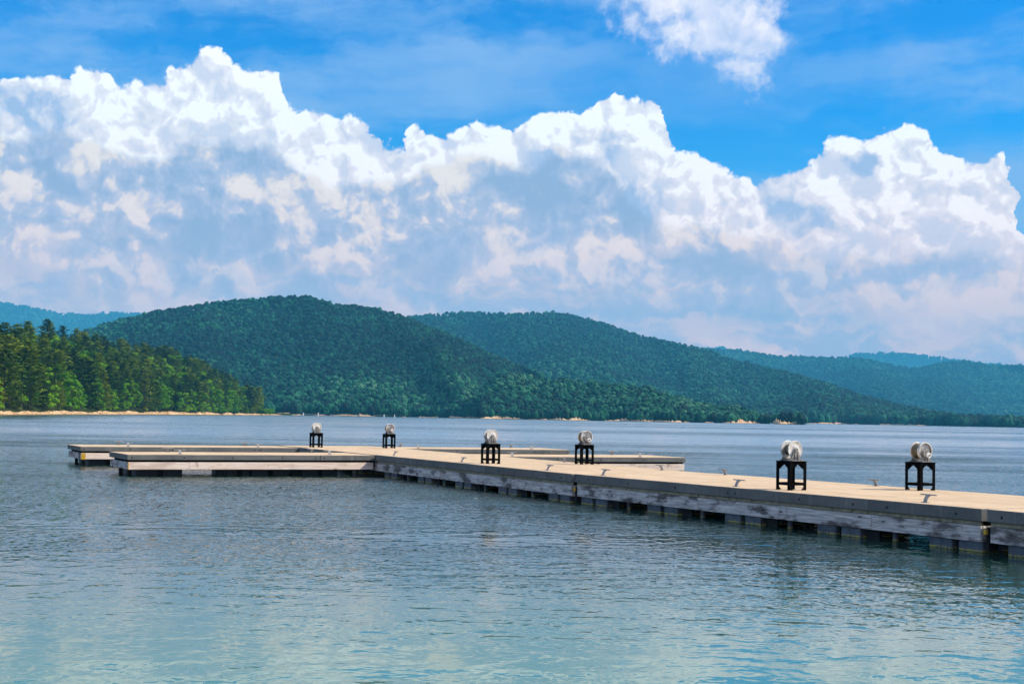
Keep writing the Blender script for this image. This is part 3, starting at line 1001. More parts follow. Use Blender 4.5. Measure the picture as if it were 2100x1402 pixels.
def make_winch(gear):
    """drum axis along x; the detailed side faces +x"""
    root = empty('hand_winch', (0, 0, 0))
    zc, RR = 0.178, 0.14
    # feet and side brackets
    for s_ in (-1, 1):
        mb = MB()
        xb = s_ * 0.108
        pts = [(-0.115, 0.0), (0.115, 0.0), (0.112, 0.022), (0.088, 0.045), (0.066, 0.10), (0.040, zc - 0.01), (0.030, zc + 0.022), (0, zc + 0.036), (-0.030, zc + 0.022), (-0.040, zc - 0.01), (-0.066, 0.10), (-0.088, 0.045), (-0.112, 0.022)]
        mb.prism(pts, lambda p: Vector((xb, p[0], p[1])), Vector((s_ * 0.012, 0, 0)))
        mb.box(xb - 0.0 if s_ > 0 else xb - 0.055, xb + 0.055 if s_ > 0 else xb, -0.117, 0.117, 0, 0.014, 0.003)
        for yy in (-0.028, 0.028):
            mb.prism([(0.012, 0.014), (0.045, 0.014), (0.014, zc - 0.03), (0.012, zc - 0.03)], lambda p: Vector((xb + s_ * p[0], yy - 0.004, p[1])), Vector((0, 0.008, 0)))
        mb.build('side_bracket', M_CAST, root)
        for yy in (-0.085, 0.085):
            MB().cyl((xb + s_ * 0.032, yy, 0.013), (0, 0, 1), 0.013, 0.013, 0.014, 6).build('bolt_head', M_GALV, root)
    MB().box(-0.11, 0.11, -0.05, 0.05, 0.0, 0.012).build('base_tie', M_GALV, root)
    # drum with wound cable and flanges
    MB().lathe([(-0.08, 0.05), (0.08, 0.05)], n=32, c=(0, 0, zc)).build('drum', M_GALV, root, 'auto')
    prof = []
    for k in range(13):
        a = -0.074 + 0.148 * k / 12
        prof += [(a - 0.004, 0.122 if gear else 0.082), (a, 0.127 if gear else 0.087)]
    MB().lathe(prof, n=32, c=(0, 0, zc)).build('wound_cable', M_CABLE, root, 'auto')
    MB().lathe([(-0.094, 0.01), (-0.094, RR - 0.006), (-0.100, RR - 0.003), (-0.098, RR + 0.003), (-0.088, RR + 0.004), (-0.082, RR - 0.004), (-0.085, 0.04), (-0.082, 0.01)], n=56, c=(0, 0, zc)).build('flange', M_GALVW, root, 'auto')
    if not gear:
        MB().lathe([(0.082, 0.01), (0.085, 0.04), (0.080, RR - 0.004), (0.086, RR + 0.004), (0.096, RR + 0.003), (0.098, RR - 0.003), (0.092, RR - 0.012), (0.092, 0.06), (0.098, 0.045), (0.098, 0.01)], n=56, c=(0, 0, zc)).build('flange', M_GALVW, root, 'auto')
        for aa in (2.2, 1.75):
            MB().cyl((0.0925, math.cos(aa) * 0.05, zc + math.sin(aa) * 0.05), (1, 0, 0), 0.007, 0.007, 0.003, 10).build('bore_shade', M_DARK, root)
        boss('axle_boss', 0.118, 0, zc, 0.027, 0.022, root)
    else:
        # dished gear flange with teeth inside its rim
        MB().lathe([(0.070, 0.01), (0.070, RR - 0.006), (0.066, RR), (0.068, RR + 0.006), (0.112, RR + 0.006), (0.114, RR), (0.112, RR - 0.012), (0.080, RR - 0.013), (0.078, 0.01)], n=64, c=(0, 0, zc)).build('gear_flange', M_GALVW, root, 'auto')
        mb = MB()
        nt = 44
        for k in range(nt):
            a0 = 2 * math.pi * k / nt
            w = 0.022
            pts = [(RR - 0.011, -w), (RR - 0.022, -w * 0.6), (RR - 0.022, w * 0.6), (RR - 0.011, w)]
            mb.prism(pts, lambda p: Vector((0.082, p[0] * math.cos(a0 + p[1]), zc + p[0] * math.sin(a0 + p[1]))), Vector((0.028, 0, 0)))
        mb.build('gear_teeth', M_GALV, root)['kind'] = 'stuff'
        # pinion plate, pinion, pawl, cranks.  y > 0 is to the left seen from the front
        mb = MB()
        pts = [(0.03, zc + 0.03), (-0.03, zc + 0.035), (-0.10, zc + 0.028), (-0.115, zc + 0.01), (-0.108, zc - 0.03), (-0.075, zc - 0.05), (-0.05, zc - 0.085), (0.03, zc - 0.11), (0.075, zc - 0.07), (0.07, zc - 0.03)]
        mb.prism(pts, lambda p: Vector((0.122, p[0], p[1])), Vector((0.012, 0, 0)))
        mb.build('gear_bracket', M_CAST, root)
        boss('axle_boss', 0.133, 0.012, zc + 0.012, 0.024, 0.016, root)
        boss('pinion', 0.135, 0.035, zc - 0.065, 0.048, 0.022, root, M_BUOY, False)
        boss('pinion_hub', 0.157, 0.035, zc - 0.065, 0.022, 0.018, root)
        boss('pinion_hub', 0.135, -0.045, zc - 0.055, 0.022, 0.020, root)
        boss('pinion_hub', 0.135, -0.055, zc + 0.005, 0.016, 0.016, root)
        boss('pinion_hub', 0.135, -0.092, zc + 0.012, 0.015, 0.028, root)
        MB().cyl((0.145, -0.085, zc + 0.0), (0.25, -1, 0.05), 0.006, 0.006, 0.055, 10).build('crank_shaft', M_GALV, root, 'auto')
        mb = MB()
        mb.prism([(-0.10, zc + 0.02), (-0.092, zc + 0.03), (-0.065, zc - 0.02), (-0.055, zc - 0.05), (-0.07, zc - 0.045)], lambda p: Vector((0.15, p[0], p[1])), Vector((0.010, 0, 0)))
        mb.build('pawl', M_GALV, root)
    # opposite crank stub
    MB().cyl((-0.118, 0, zc), (-1, 0, 0), 0.02, 0.018, 0.02, 16).build('axle_boss', M_GALV, root, 'auto')
    if not gear:
        MB().cyl((-0.05, 0.10, zc - 0.01), (-0.3, 1, 0), 0.006, 0.006, 0.06, 8).build('crank_shaft', M_GALV, root, 'auto')
    return root


st0 = make_stand()
wp0 = make_winch(False)
wg0 = make_winch(True)
SPOTS = [  # frame, photo column, y, gear side, label words
    (fM, 648, 917, 0.56, False, 'leftmost, over the left fingers'),
    (fM, 797.5, 917, 2.85, True, 'second from the left'),
    (fM, 1005.7, 951, 0.56, False, 'third from the left, on the near edge'),
    (fM, 1198, 951, 2.85, True, 'fourth from the left, by the right fingers'),
    (fM2, 1622.5, 1003, 0.50, False, 'fifth from the left, on the front edge'),
    (fM2, 1887, 1003, 2.80, True, 'rightmost of the six'),
]
firstp = firstg = True
for i, (f, px, py, y, gear, where) in enumerate(SPOTS):
    x = f.col(px, py, y)
    s = st0 if i == 0 else copy_tree(st0)
    rot = f.rz + R([1.5, -2, 1, -1.5, 0.5, -0.5][i])
    s.location = f.at(x, y, HM + 0.002)
    s.rotation_euler = (0, 0, rot)
    tag(s, 'black steel frame stand under the winch ' + where, 'stand', 'black stands along the dock')
    if gear:
        w = wg0 if firstg else copy_tree(wg0)
        firstg = False
    else:
        w = wp0 if firstp else copy_tree(wp0)
        firstp = False
    w.location = f.at(x, y, HM + 0.002 + SH + 0.001) + f.y * (0.012 if gear else 0.0)
    w.rotation_euler = (0, 0, rot)
    tag(w, ('geared' if gear else 'plain sided') + ' grey metal hand winch ' + where, 'winch', 'hand winches on black stands')


# ------------------------------------------------------------------ land
def mk_forest_floor(t, b, o):
    p = t.new('ShaderNodeNewGeometry').outputs['Position']
    n = t.noise(p, 0.05, 5, 0.6)
    t.put(b.inputs['Base Color'], t.mix(n, (0.020, 0.030, 0.010), (0.045, 0.055, 0.018)))
    b.inputs['Roughness'].default_value = 1.0
    b.inputs['Specular IOR Level'].default_value = 0.0


def mk_beach(t, b, o):
    p = t.new('ShaderNodeNewGeometry').outputs['Position']
    z = t.sep(p)[2]
    n = t.noise(p, 0.35, 6, 0.65)
    s_ = t.noise(t.v('MULTIPLY', p, (0.25, 0.25, 5.0)), 1.0, 5, 0.65)
    col = t.mix(t.step(n, 0.35, 0.65), (0.52, 0.33, 0.16), (0.80, 0.58, 0.34))
    col = t.mix(t.mul(t.step(s_, 0.47, 0.60), 0.8), col, (0.22, 0.11, 0.045))
    col = t.mix(t.mul(t.step(t.noise(p, 1.2, 4, 0.6), 0.55, 0.68), 0.6), col, (0.16, 0.09, 0.04))
    col = t.mix(t.mul(t.step(t.noise(p, 0.08, 3, 0.5), 0.52, 0.62), t.step(z, 0.9, 1.8)), col, (0.30, 0.11, 0.05))
    col = t.mix(t.step(z, 0.30, 0.12), col, (0.16, 0.10, 0.055))
    t.put(b.inputs['Base Color'], col)
    b.inputs['Roughness'].default_value = 0.95
    b.inputs['Specular IOR Level'].default_value = 0.1


M_FLOOR = material('forest_floor', mk_forest_floor)
M_BEACH = material('sandy_beach_rock', mk_beach)


def mk_leaf(stops, sss=0.25):
    def f(t, b, o):
        rnd = t.new('ShaderNodeObjectInfo').outputs['Random']
        p = t.new('ShaderNodeNewGeometry').outputs['Position']
        n = t.noise(p, 0.5, 3, 0.6)
        if not sss:      # stands of one kind of tree, in patches over the slopes
            stand = t.add(t.noise(p, 0.006, 3, 0.6), t.noise(p, 0.0016, 2, 0.5))
            n = t.mad(t.sub(stand, 1.0), 1.4, n)
        col = t.ramp(t.add(t.mul(rnd, 0.85), t.mul(t.sub(n, 0.55), 0.8)), stops)
        t.put(b.inputs['Base Color'], col)
        b.inputs['Roughness'].default_value = 0.75
        b.inputs['Specular IOR Level'].default_value = 0.15
        if sss:
            tr = t.new('ShaderNodeBsdfTranslucent')
            t.put(tr.inputs['Color'], t.mix(1.0, col, (1.3, 1.5, 0.5), 'MULTIPLY'))
            mx = t.new('ShaderNodeMixShader')
            mx.inputs[0].default_value = sss
            t.links.new(b.outputs[0], mx.inputs[1])
            t.links.new(tr.outputs[0], mx.inputs[2])
            t.links.new(mx.outputs[0], o.inputs['Surface'])
    return f


M_CROWN = material('far_crown_foliage', mk_leaf([(0.0, (0.001, 0.008, 0.008)), (0.32, (0.002, 0.026, 0.018)), (0.58, (0.007, 0.078, 0.036)), (0.82, (0.022, 0.135, 0.058)), (1.0, (0.07, 0.17, 0.08))], 0))
M_PINE = material('pine_needles', mk_leaf([(0.0, (0.030, 0.060, 0.010)), (0.35, (0.09, 0.15, 0.010)), (0.7, (0.19, 0.25, 0.012)), (1.0, (0.32, 0.35, 0.02))], 0.2))
M_BROAD = material('broad_leaves', mk_leaf([(0.0, (0.04, 0.13, 0.006)), (0.4, (0.12, 0.30, 0.006)), (0.8, (0.20, 0.38, 0.010)), (1.0, (0.30, 0.46, 0.02))], 0.3))
M_BARK = material('tree_bark', mk_plain((0.10, 0.075, 0.055), 0.9, 0, 0.35, 3))
M_CORE = material('inner_foliage', mk_plain((0.012, 0.022, 0.006), 1.0, 0, 0.3, 2))

# prototypes of the far crowns live in a collection of their own, used only by the node instancing
far_col = bpy.data.collections.new('far_crowns')


def far_crown(kind, seed):
    bm = bmesh.new()
    rr = random.Random(seed)
    blobs_ = []
    if kind == 'round':
        for k in range(rr.randint(4, 6)):
            a = rr.uniform(0, 6.28)
            q = rr.uniform(0.0, 0.55)
            blobs_.append((Vector((math.cos(a) * q, math.sin(a) * q, rr.uniform(-0.3, 0.35))), rr.uniform(0.45, 0.68), 1.0))
    else:
        for k in range(4):
            blobs_.append((Vector((rr.uniform(-.1, .1), rr.uniform(-.1, .1), -0.5 + k * 0.55)), 0.62 - k * 0.12, 0.9))
    for c, r_, sq in blobs_:
        g = bmesh.ops.create_icosphere(bm, subdivisions=2, radius=1.0)
        for v_ in g['verts']:
            dd = v_.co.normalized()
            n = mnoise.fractal(dd * 2.6 + c * 5 + Vector((seed, 0, 0)), 1.0, 2.0, 3)
            v_.co = c + Vector((dd.x * r_, dd.y * r_, dd.z * r_ * sq)) * (1 + 0.42 * n)
    me = bpy.data.meshes.new('crown')
    bm.to_mesh(me)
    bm.free()
    me.materials.append(M_CROWN)
    o = bpy.data.objects.new('crown', me)
    far_col.objects.link(o)


for s_ in range(6):
    far_crown('round', s_ + 1)
for s_ in range(3):
    far_crown('cone', s_ + 20)


def gn_forest(coll, nvar):
    ng = bpy.data.node_groups.new('forest_points', 'GeometryNodeTree')
    ng.interface.new_socket('Geometry', in_out='INPUT', socket_type='NodeSocketGeometry')
    ng.interface.new_socket('Geometry', in_out='OUTPUT', socket_type='NodeSocketGeometry')
    gi = ng.nodes.new('NodeGroupInput')
    go = ng.nodes.new('NodeGroupOutput')
    ci = ng.nodes.new('GeometryNodeCollectionInfo')
    ci.inputs['Collection'].default_value = coll
    ci.inputs['Separate Children'].default_value = True
    ci.inputs['Reset Children'].default_value = True
    ip = ng.nodes.new('GeometryNodeInstanceOnPoints')
    ip.inputs['Pick Instance'].default_value = True

    def attr(nm, ty):
        a = ng.nodes.new('GeometryNodeInputNamedAttribute')
        a.data_type = ty
        a.inputs['Name'].default_value = nm
        return [o_ for o_ in a.outputs if o_.enabled][0]
    ng.links.new(gi.outputs[0], ip.inputs['Points'])
    ng.links.new(ci.outputs[0], ip.inputs['Instance'])
    ng.links.new(attr('variant', 'INT'), ip.inputs['Instance Index'])
    ng.links.new(attr('turn', 'FLOAT_VECTOR'), ip.inputs['Rotation'])
    ng.links.new(attr('size', 'FLOAT_VECTOR'), ip.inputs['Scale'])
    ng.links.new(ip.outputs[0], go.inputs[0])
    return ng


GN_FAR = gn_forest(far_col, 9)


def forest(name, pts, size, turn, variant, ng, label=None):
    me = bpy.data.meshes.new(name)
    me.vertices.add(len(pts))
    me.vertices.foreach_set('co', np.asarray(pts, dtype=np.float32).ravel())
    for nm, ty, arr, key in (('size', 'FLOAT_VECTOR', size, 'vector'), ('turn', 'FLOAT_VECTOR', turn, 'vector')):
        a = me.attributes.new(nm, ty, 'POINT')
        a.data.foreach_set(key, np.asarray(arr, dtype=np.float32).ravel())
    a = me.attributes.new('variant', 'INT', 'POINT')
    a.data.foreach_set('value', np.asarray(variant, dtype=np.int32))
    o = link(name, me)
    md = o.modifiers.new('trees', 'NODES')
    md.node_group = ng
    o['kind'] = 'stuff'
    if label: o['label'] = label
    return o


def fbm1(x, seed, octs=4, base=1.0):
    r_ = 0.0
    a = 1.0
    for k in range(octs):
        r_ = r_ + a * np.sin(x * base * (1.93 ** k) + seed * (k + 1) * 1.7 + 1.3 * np.sin(x * base * 0.37 * (1.7 ** k) + seed))
        a *= 0.55
    return r_


def px_dir(px, py):
    d_ = ray(px, py)
    l = math.hypot(d_.x, d_.y)
    return d_.x / l, d_.y / l, d_.z / l


def hill(name, sky_pts, D0, D1, spacing, crown, seed, spur=120.0, beach=1.6, power=0.9, treeh=9.0, pine=0.05, gaps=()):
    """a wooded hill: terrain from the shore (distance D0) up to a ridge (D1) whose skyline passes the measured points"""
    xs = np.array([p[0] for p in sky_pts], float)
    ys = np.array([p[1] for p in sky_pts], float)
    x0, x1 = xs[0], xs[-1]
    nu = int((x1 - x0) / 7) + 2
    nv = 34
    U = np.linspace(x0, x1, nu)
    yk = np.interp(U, xs, ys)
    dirs = np.array([px_dir(u, y) for u, y in zip(U, yk)])
    D0a = np.interp(U, *zip(*D0)) if hasattr(D0, '__len__') else np.full(nu, float(D0))
    D1a = np.interp(U, *zip(*D1)) if hasattr(D1, '__len__') else np.full(nu, float(D1))
    zr = np.maximum(dirs[:, 2] * D1a + CAM_H - treeh, 1.5)

    def surf(u, v):
        du = np.interp(u, U, D0a)
        d1 = np.interp(u, U, D1a)
        z1 = np.interp(u, U, zr)
        ax = np.interp(u, U, dirs[:, 0])
        ay = np.interp(u, U, dirs[:, 1])
        vv = np.clip(v, 0, 1)
        sh = fbm1(u / 95.0 + vv * 0.8, seed, 3)
        D = du + (d1 - du) * v + spur * sh * 4 * vv * (1 - vv) * (0.5 + vv * 0.5) + 16 * fbm1(u / 42.0, seed + 3, 3) * (1 - vv) ** 2
        # elevation angle grows steadily up the slope, so the skyline stays that of the ridge
        tr = (z1 - CAM_H) / d1
        ts_ = (0.9 - CAM_H) / D
        g = vv ** power + 0.06 * np.sin(vv * 9 + sh * 1.5) * vv * (1 - vv) * 2
        z = CAM_H + (ts_ + (tr - ts_) * g) * D
        back = np.clip(v - 1, 0, None)
        z = np.where(v > 1, z1 * (1 - back * 3.2), z)
        nl = np.sqrt(ax * ax + ay * ay)
        return ax / nl * D, ay / nl * D, z
    V = np.concatenate([np.linspace(0, 1, nv), [1.08, 1.3]])
    uu, vv = np.meshgrid(U, V)
    X, Y, Z = surf(uu.ravel(), vv.ravel())
    Z = Z - 3.0 * (vv.ravel() > 0.03)
    nV = len(V)
    verts = np.stack([X, Y, Z], 1)
    idx = np.arange(nu * nV).reshape(nV, nu)
    faces = np.stack([idx[:-1, :-1].ravel(), idx[:-1, 1:].ravel(), idx[1:, 1:].ravel(), idx[1:, :-1].ravel()], 1)
    tag(pydata(name, verts, faces, M_FLOOR, smooth=True), kind='structure')
    # crowns
    rg = np.random.default_rng(seed * 11 + 5)
    dth = (x1 - x0) / FPX
    Dm0, Dm1 = D0a.mean(), D1a.mean()
    area = dth * (Dm1 ** 2 - Dm0 ** 2) / 2
    n = int(area / spacing ** 2)
    u = rg.uniform(x0, x1, n * 2)
    v_ = rg.uniform(0.012, 1.03, n * 2)
    D = Dm0 + (Dm1 - Dm0) * v_
    keep = rg.uniform(0, Dm1, n * 2) < D
    u, v_ = u[keep][:n], v_[keep][:n]
    # denser first rows along the water
    nf = int((x1 - x0) / FPX * Dm0 / (spacing * 0.45))
    u = np.concatenate([u, rg.uniform(x0, x1, nf)])
    v_ = np.concatenate([v_, np.full(nf, 0.004) + rg.uniform(0, 0.012, nf)])
    X, Y, Z = surf(u, v_)
    m = len(u)
    s_ = crown * rg.triangular(0.55, 0.85, 1.55, m) * 0.5
    cone = rg.uniform(0, 1, m) < pine
    hs_ = np.where(cone, s_ * rg.uniform(1.0, 1.45, m), s_ * rg.uniform(0.85, 1.2, m))
    ws = np.where(cone, s_ * 0.75, s_)
    front = v_ < 0.03
    hs_ = np.where(front, hs_ * 1.45, hs_)
    z = Z + hs_ * 0.35 + np.where(front, 0.7, 1.0)
    variant = np.where(cone, 6 + rg.integers(0, 3, m), rg.integers(0, 6, m))
    turn = np.stack([np.zeros(m), np.zeros(m), rg.uniform(0, 6.28, m)], 1)
    forest(name.replace('hill', 'forest').replace('ridge', 'forest') if ('hill' in name or 'ridge' in name) else name + '_forest',
           np.stack([X, Y, z], 1), np.stack([ws, ws, hs_], 1), turn, variant, GN_FAR)
    # bare strip of sand and rock at the waterline
    if beach:
        nb = int((x1 - x0) / 2.0)
        ub = np.linspace(x0, x1, nb)
        prof = [(-0.5, -0.6), (0.0, 0.05), (3.0, 0.55), (6.0, 0.85), (10.0, 1.0), (16.0, 1.05)]
        amp = np.clip(0.55 + 0.55 * fbm1(ub / 26.0, seed + 9, 4), 0, 1.25) * beach
        for (ga, gb) in gaps:
            amp = np.where((ub > ga) & (ub < gb), 0.0, amp)
        amp = amp * (1 + 0.35 * rg.normal(0, 1, nb))
        amp = np.clip(amp, 0, None)
        bx, by, _ = surf(ub, np.zeros(nb))
        L = np.sqrt(bx ** 2 + by ** 2)
        vs = []
        for (dd_, zz) in prof:
            k = (L - 9 + dd_ * 0.65) / L
            vs.append(np.stack([bx * k, by * k, (zz * amp if zz > 0.06 else np.full(nb, zz)) - 0.06 * (amp <= 0)], 1))
        vs = np.concatenate(vs)
        idx = np.arange(nb * len(prof)).reshape(len(prof), nb)
        fs = np.stack([idx[:-1, :-1].ravel(), idx[:-1, 1:].ravel(), idx[1:, 1:].ravel(), idx[1:, :-1].ravel()], 1)
        tag(pydata('beach', vs, fs, M_BEACH), kind='structure')


hill('big_wooded_hill', [(120, 700), (175, 673), (250, 650), (330, 632), (400, 622), (470, 612), (540, 606), (600, 602), (640, 604), (690, 620), (740, 622), (790, 634), (837, 645), (857, 658),
                         (900, 671), (950, 693), (985, 712), (1040, 735), (1097, 757), (1150, 785), (1200, 812), (1240, 838)],
     [(120, 1000), (600, 1000), (900, 1030), (1240, 1080)], [(120, 1800), (600, 1700), (900, 1550), (1100, 1350), (1240, 1160)], 3.9, 5.2, 1, 110, 1.0, treeh=5.0, pine=0.0, gaps=((838, 863), (905, 925)))
hill('middle_wooded_hill', [(800, 655), (840, 645), (880, 640), (930, 637), (1000, 638), (1060, 640), (1130, 637), (1170, 641), (1250, 662), (1300, 682), (1370, 697), (1450, 714), (1500, 733), (1550, 745),
                            (1600, 757), (1683, 778), (1757, 804), (1843, 828), (1957, 850), (2150, 858), (2300, 862)],
     [(800, 1650), (1500, 1450), (2300, 1300)], [(800, 2900), (1200, 2800), (1500, 2450), (1757, 2050), (1957, 1750), (2300, 1550)], 5.6, 7.3, 2, 190, 0.9, treeh=6.0, pine=0.0)
hill('distant_wooded_ridge', [(1440, 712), (1500, 713), (1540, 719), (1600, 728), (1686, 729), (1774, 733), (1854, 750), (1877, 753), (1929, 741), (1974, 737), (2014, 743), (2043, 746), (2100, 745), (2200, 748), (2300, 760)],
     3300, 4700, 9.6, 12.0, 3, 300, 0, pine=0.0)
hill('right_blue_hill', [(1400, 712), (1480, 711), (1530, 722), (1650, 745), (1726, 732), (1763, 721), (1786, 723), (1826, 721), (1871, 725), (1929, 732), (1957, 737), (2020, 742), (2100, 752), (2300, 760)],
     6800, 8400, 19, 21, 4, 160, 0, treeh=10, pine=0.0)
hill('left_blue_hill', [(-80, 612), (0, 618), (60, 626), (100, 637), (130, 642), (190, 642), (230, 638), (262, 638), (290, 643), (330, 662), (380, 690)],
     6800, 8400, 18, 20, 5, 160, 0, treeh=10, pine=0.0)
hill('low_wooded_point', [(985, 790), (1020, 762), (1050, 756), (1092, 766), (1155, 770), (1260, 782), (1333, 787), (1377, 803), (1417, 816), (1459, 826), (1508, 825), (1535, 835), (1560, 845), (1580, 858)],
     [(985, 900), (1300, 890), (1580, 870)], [(985, 1040), (1200, 1090), (1400, 990), (1580, 895)], 3.2, 4.5, 6, 14, 1.2, treeh=5, pine=0.0)
hill('small_wooded_islet', [(1586, 858), (1592, 850), (1602, 842), (1618, 840), (1640, 842), (1646, 858)],
     [(1586, 850), (1646, 850)], [(1586, 864), (1646, 864)], 4.0, 5.8, 7, 0, 1.6, treeh=7)


# ------------------------------------------------------------------ wooded point on the left
PX_S = [-160, -80, 0, 100, 200, 300, 400, 500, 545, 577, 600]
PD_S = [240, 270, 320, 380, 450, 530, 610, 720, 800, 900, 960]
CAN = [(-160, 640), (-60, 650), (0, 657), (30, 655), (60, 662), (95, 660), (130, 668), (165, 675), (190, 684), (215, 690), (260, 692), (300, 705), (350, 707), (385, 722), (420, 735), (450, 750), (480, 768), (505, 786), (530, 805), (545, 840)]
TREE = 15.0


def point_surf(u, v):
    """u photo column, v 0 at the shore to 1 at the crest and 2 behind it"""
    u = np.asarray(u, float)
    D0 = np.interp(u, PX_S, PD_S) + 3.0 * fbm1(u / 30.0, 2.0, 4)
    dep = np.interp(u, [-160, 0, 100, 300, 400, 500, 545, 577, 600], [90, 120, 150, 170, 140, 90, 50, 20, 5])
    D = D0 + dep * v
    yc = np.interp(u, [c[0] for c in CAN], [c[1] for c in CAN])
    ax, ay, tz = np.array([px_dir(a, b_) for a, b_ in zip(u, yc)]).T
    zr = np.maximum(tz * (D0 + dep) + CAM_H - TREE, 1.2)
    vv = np.clip(v, 0, 1)
    z = 0.8 + (zr - 0.8) * (vv ** 1.25)
    z = np.where(v > 1, zr, z)
    return ax * D, ay * D, z, D


U = np.arange(-160, 601, 2.0)
rows = [(-0.10, -1.2), (-0.035, -0.25), (-0.012, 0.12), (0.0, 0.45), (0.012, 0.72), (0.025, 1.0)]
vs = []
rgp = np.random.default_rng(3)
strata = 0.5 + 0.5 * np.sin(U / 9.0) * np.sin(U / 23.0 + 1)
for (v_, z_) in rows:
    X, Y, Z, D = point_surf(U, np.full(len(U), v_))
    # metres measured from the waterline, about the same width everywhere
    off = {-0.10: -14, -0.035: -5, -0.012: -1.5, 0.0: 1.5, 0.012: 4.0, 0.025: 7.0}[v_]
    X0, Y0, _, D_ = point_surf(U, np.zeros(len(U)))
    k = (D_ + off) / D_
    hgt = np.interp(U, [-160, 0, 300, 500, 545, 565, 580, 600], [0.95, 1.0, 1.35, 1.5, 1.5, 1.0, 0.1, -0.4])
    lump = 0.80 + 0.10 * fbm1(U / 11.0 + v_ * 40, 4.0, 4) * (0.4 + z_)
    zz = np.where(z_ > 0, z_ * hgt * np.clip(lump, 0.3, 1.4) + rgp.normal(0, 0.04, len(U)), z_)
    vs.append(np.stack([X0 * k, Y0 * k, zz], 1))
for v_ in np.linspace(0.06, 1.0, 16).tolist() + [1.3, 1.8, 2.4]:
    X, Y, Z, D = point_surf(U, np.full(len(U), v_))
    vs.append(np.stack([X, Y, Z * (1.0 if v_ < 1.8 else 0.5)], 1))
nr = len(vs)
vs = np.concatenate(vs)
nU = len(U)
idx = np.arange(nr * nU).reshape(nr, nU)
fs = np.stack([idx[:-1, :-1].ravel(), idx[:-1, 1:].ravel(), idx[1:, 1:].ravel(), idx[1:, :-1].ravel()], 1)
land = pydata('wooded_point_ground', vs, fs, M_BEACH)
land.data.materials.append(M_FLOOR)
mi = np.zeros(len(fs), dtype=np.int32)
mi[(len(U) - 1) * 5:] = 1
land.data.polygons.foreach_set('material_index', mi)
tag(land, kind='structure')


# tree builders: real branches and leaf-sized faces
def quads_to_mesh(name, cs, axes_u, axes_v, mat):
    """leaf quads from centres and half axes"""
    cs, au, av = map(np.asarray, (cs, axes_u, axes_v))
    v = np.stack([cs - au - av, cs + au - av, cs + au + av, cs - au + av], 1).reshape(-1, 3)
    f = np.arange(len(v)).reshape(-1, 4)
    me = bpy.data.meshes.new(name)
    me.vertices.add(len(v))
    me.vertices.foreach_set('co', v.astype(np.float32).ravel())
    me.loops.add(f.size)
    me.loops.foreach_set('vertex_index', f.astype(np.int32).ravel())
    me.polygons.add(len(f))
    me.polygons.foreach_set('loop_start', np.arange(0, f.size, 4, dtype=np.int32))
    me.update(calc_edges=True)
    me.materials.append(mat)
    return me


def unit(a):
    return a / np.maximum(np.linalg.norm(a, axis=-1, keepdims=True), 1e-6)


def trunk_mesh(h, r0, lean, branches):
    bm = bmesh.new()

    def tube(a, b_, ra, rb, n=6):
        a, b_ = Vector(a), Vector(b_)
        dd = (b_ - a)
        q = dd.to_track_quat('Z', 'Y').to_matrix().to_4x4()
        bmesh.ops.create_cone(bm, cap_ends=False, segments=n, radius1=ra, radius2=rb, depth=dd.length, matrix=Matrix.Translation((a + b_) / 2) @ q)
    pts = [Vector((lean[0] * (k / 5) ** 1.4, lean[1] * (k / 5) ** 1.4, h * k / 5 - (1.0 if k == 0 else 0))) for k in range(6)]
    for k in range(5):
        tube(pts[k], pts[k + 1], r0 * (1 - k / 5.4), r0 * (1 - (k + 1) / 5.4))
    for (a, b_, r_) in branches:
        tube(a, b_, r_, r_ * 0.35, 4)
    me = bpy.data.meshes.new('trunk')
    bm.to_mesh(me)
    bm.free()
    me.materials.append(M_BARK)
    return me


def make_pine(seed, h=15.0, spread=3.0, bare=0.15, lean=(0, 0), dens=1.0, irregular=0.5):
    rg = np.random.default_rng(seed)
    cs, au, av = [], [], []
    br = []
    z = h * bare
    while z < h * 0.985:
        f = (z - h * bare) / (h * (1 - bare))
        prof = (0.55 + 0.45 * math.sin(min(1, f * 2.4) * math.pi / 2)) * (1 - f) ** 0.58 + 0.04
        R_ = spread * prof
        nb = int(rg.integers(4, 7))
        a0 = rg.uniform(0, 6.28)
        lx = lean[0] * (z / h) ** 1.4
        ly = lean[1] * (z / h) ** 1.4
        for k in range(nb):
            a = a0 + k * 6.28 / nb + rg.normal(0, 0.25)
            L = R_ * (1 + irregular * rg.normal(0, 0.45))
            if L < 0.25:
                continue
            up = rg.uniform(-0.05, 0.28) + 0.35 * f
            dx, dy = math.cos(a), math.sin(a)
            p0 = np.array([lx, ly, z])
            p1 = p0 + np.array([dx * L, dy * L, L * up])
            br.append((p0.tolist(), p1.tolist(), 0.05))
            nt = max(3, int(4.2 * L * dens))
            t_ = rg.uniform(0.25, 1.05, nt) ** 0.8
            c = p0 + (p1 - p0) * t_[:, None]
            side = rg.normal(0, 0.17, nt) * L * (1.15 - 0.5 * t_)
            c = c + np.stack([-dy * side, dx * side, rg.normal(0.03, 0.07, nt)], 1)
            out_ = unit(np.stack([dx + rg.normal(0, .5, nt), dy + rg.normal(0, .5, nt), rg.uniform(-0.1, 0.35, nt)], 1))
            sidev = unit(np.cross(out_, np.stack([rg.normal(0, .25, nt), rg.normal(0, .25, nt), np.ones(nt)], 1)))
            ln = rg.uniform(0.34, 0.70, nt)[:, None]
            cs.append(c)
            au.append(out_ * ln)
            av.append(sidev * ln * rg.uniform(0.28, 0.5, nt)[:, None])
        z += h * 0.055 * (1 - 0.55 * f) * rg.uniform(0.75, 1.3)
    # leader
    cs, au, av = np.concatenate(cs), np.concatenate(au), np.concatenate(av)
    return quads_to_mesh('crown', cs, au, av, M_PINE), trunk_mesh(h, 0.20, lean, br[::2])


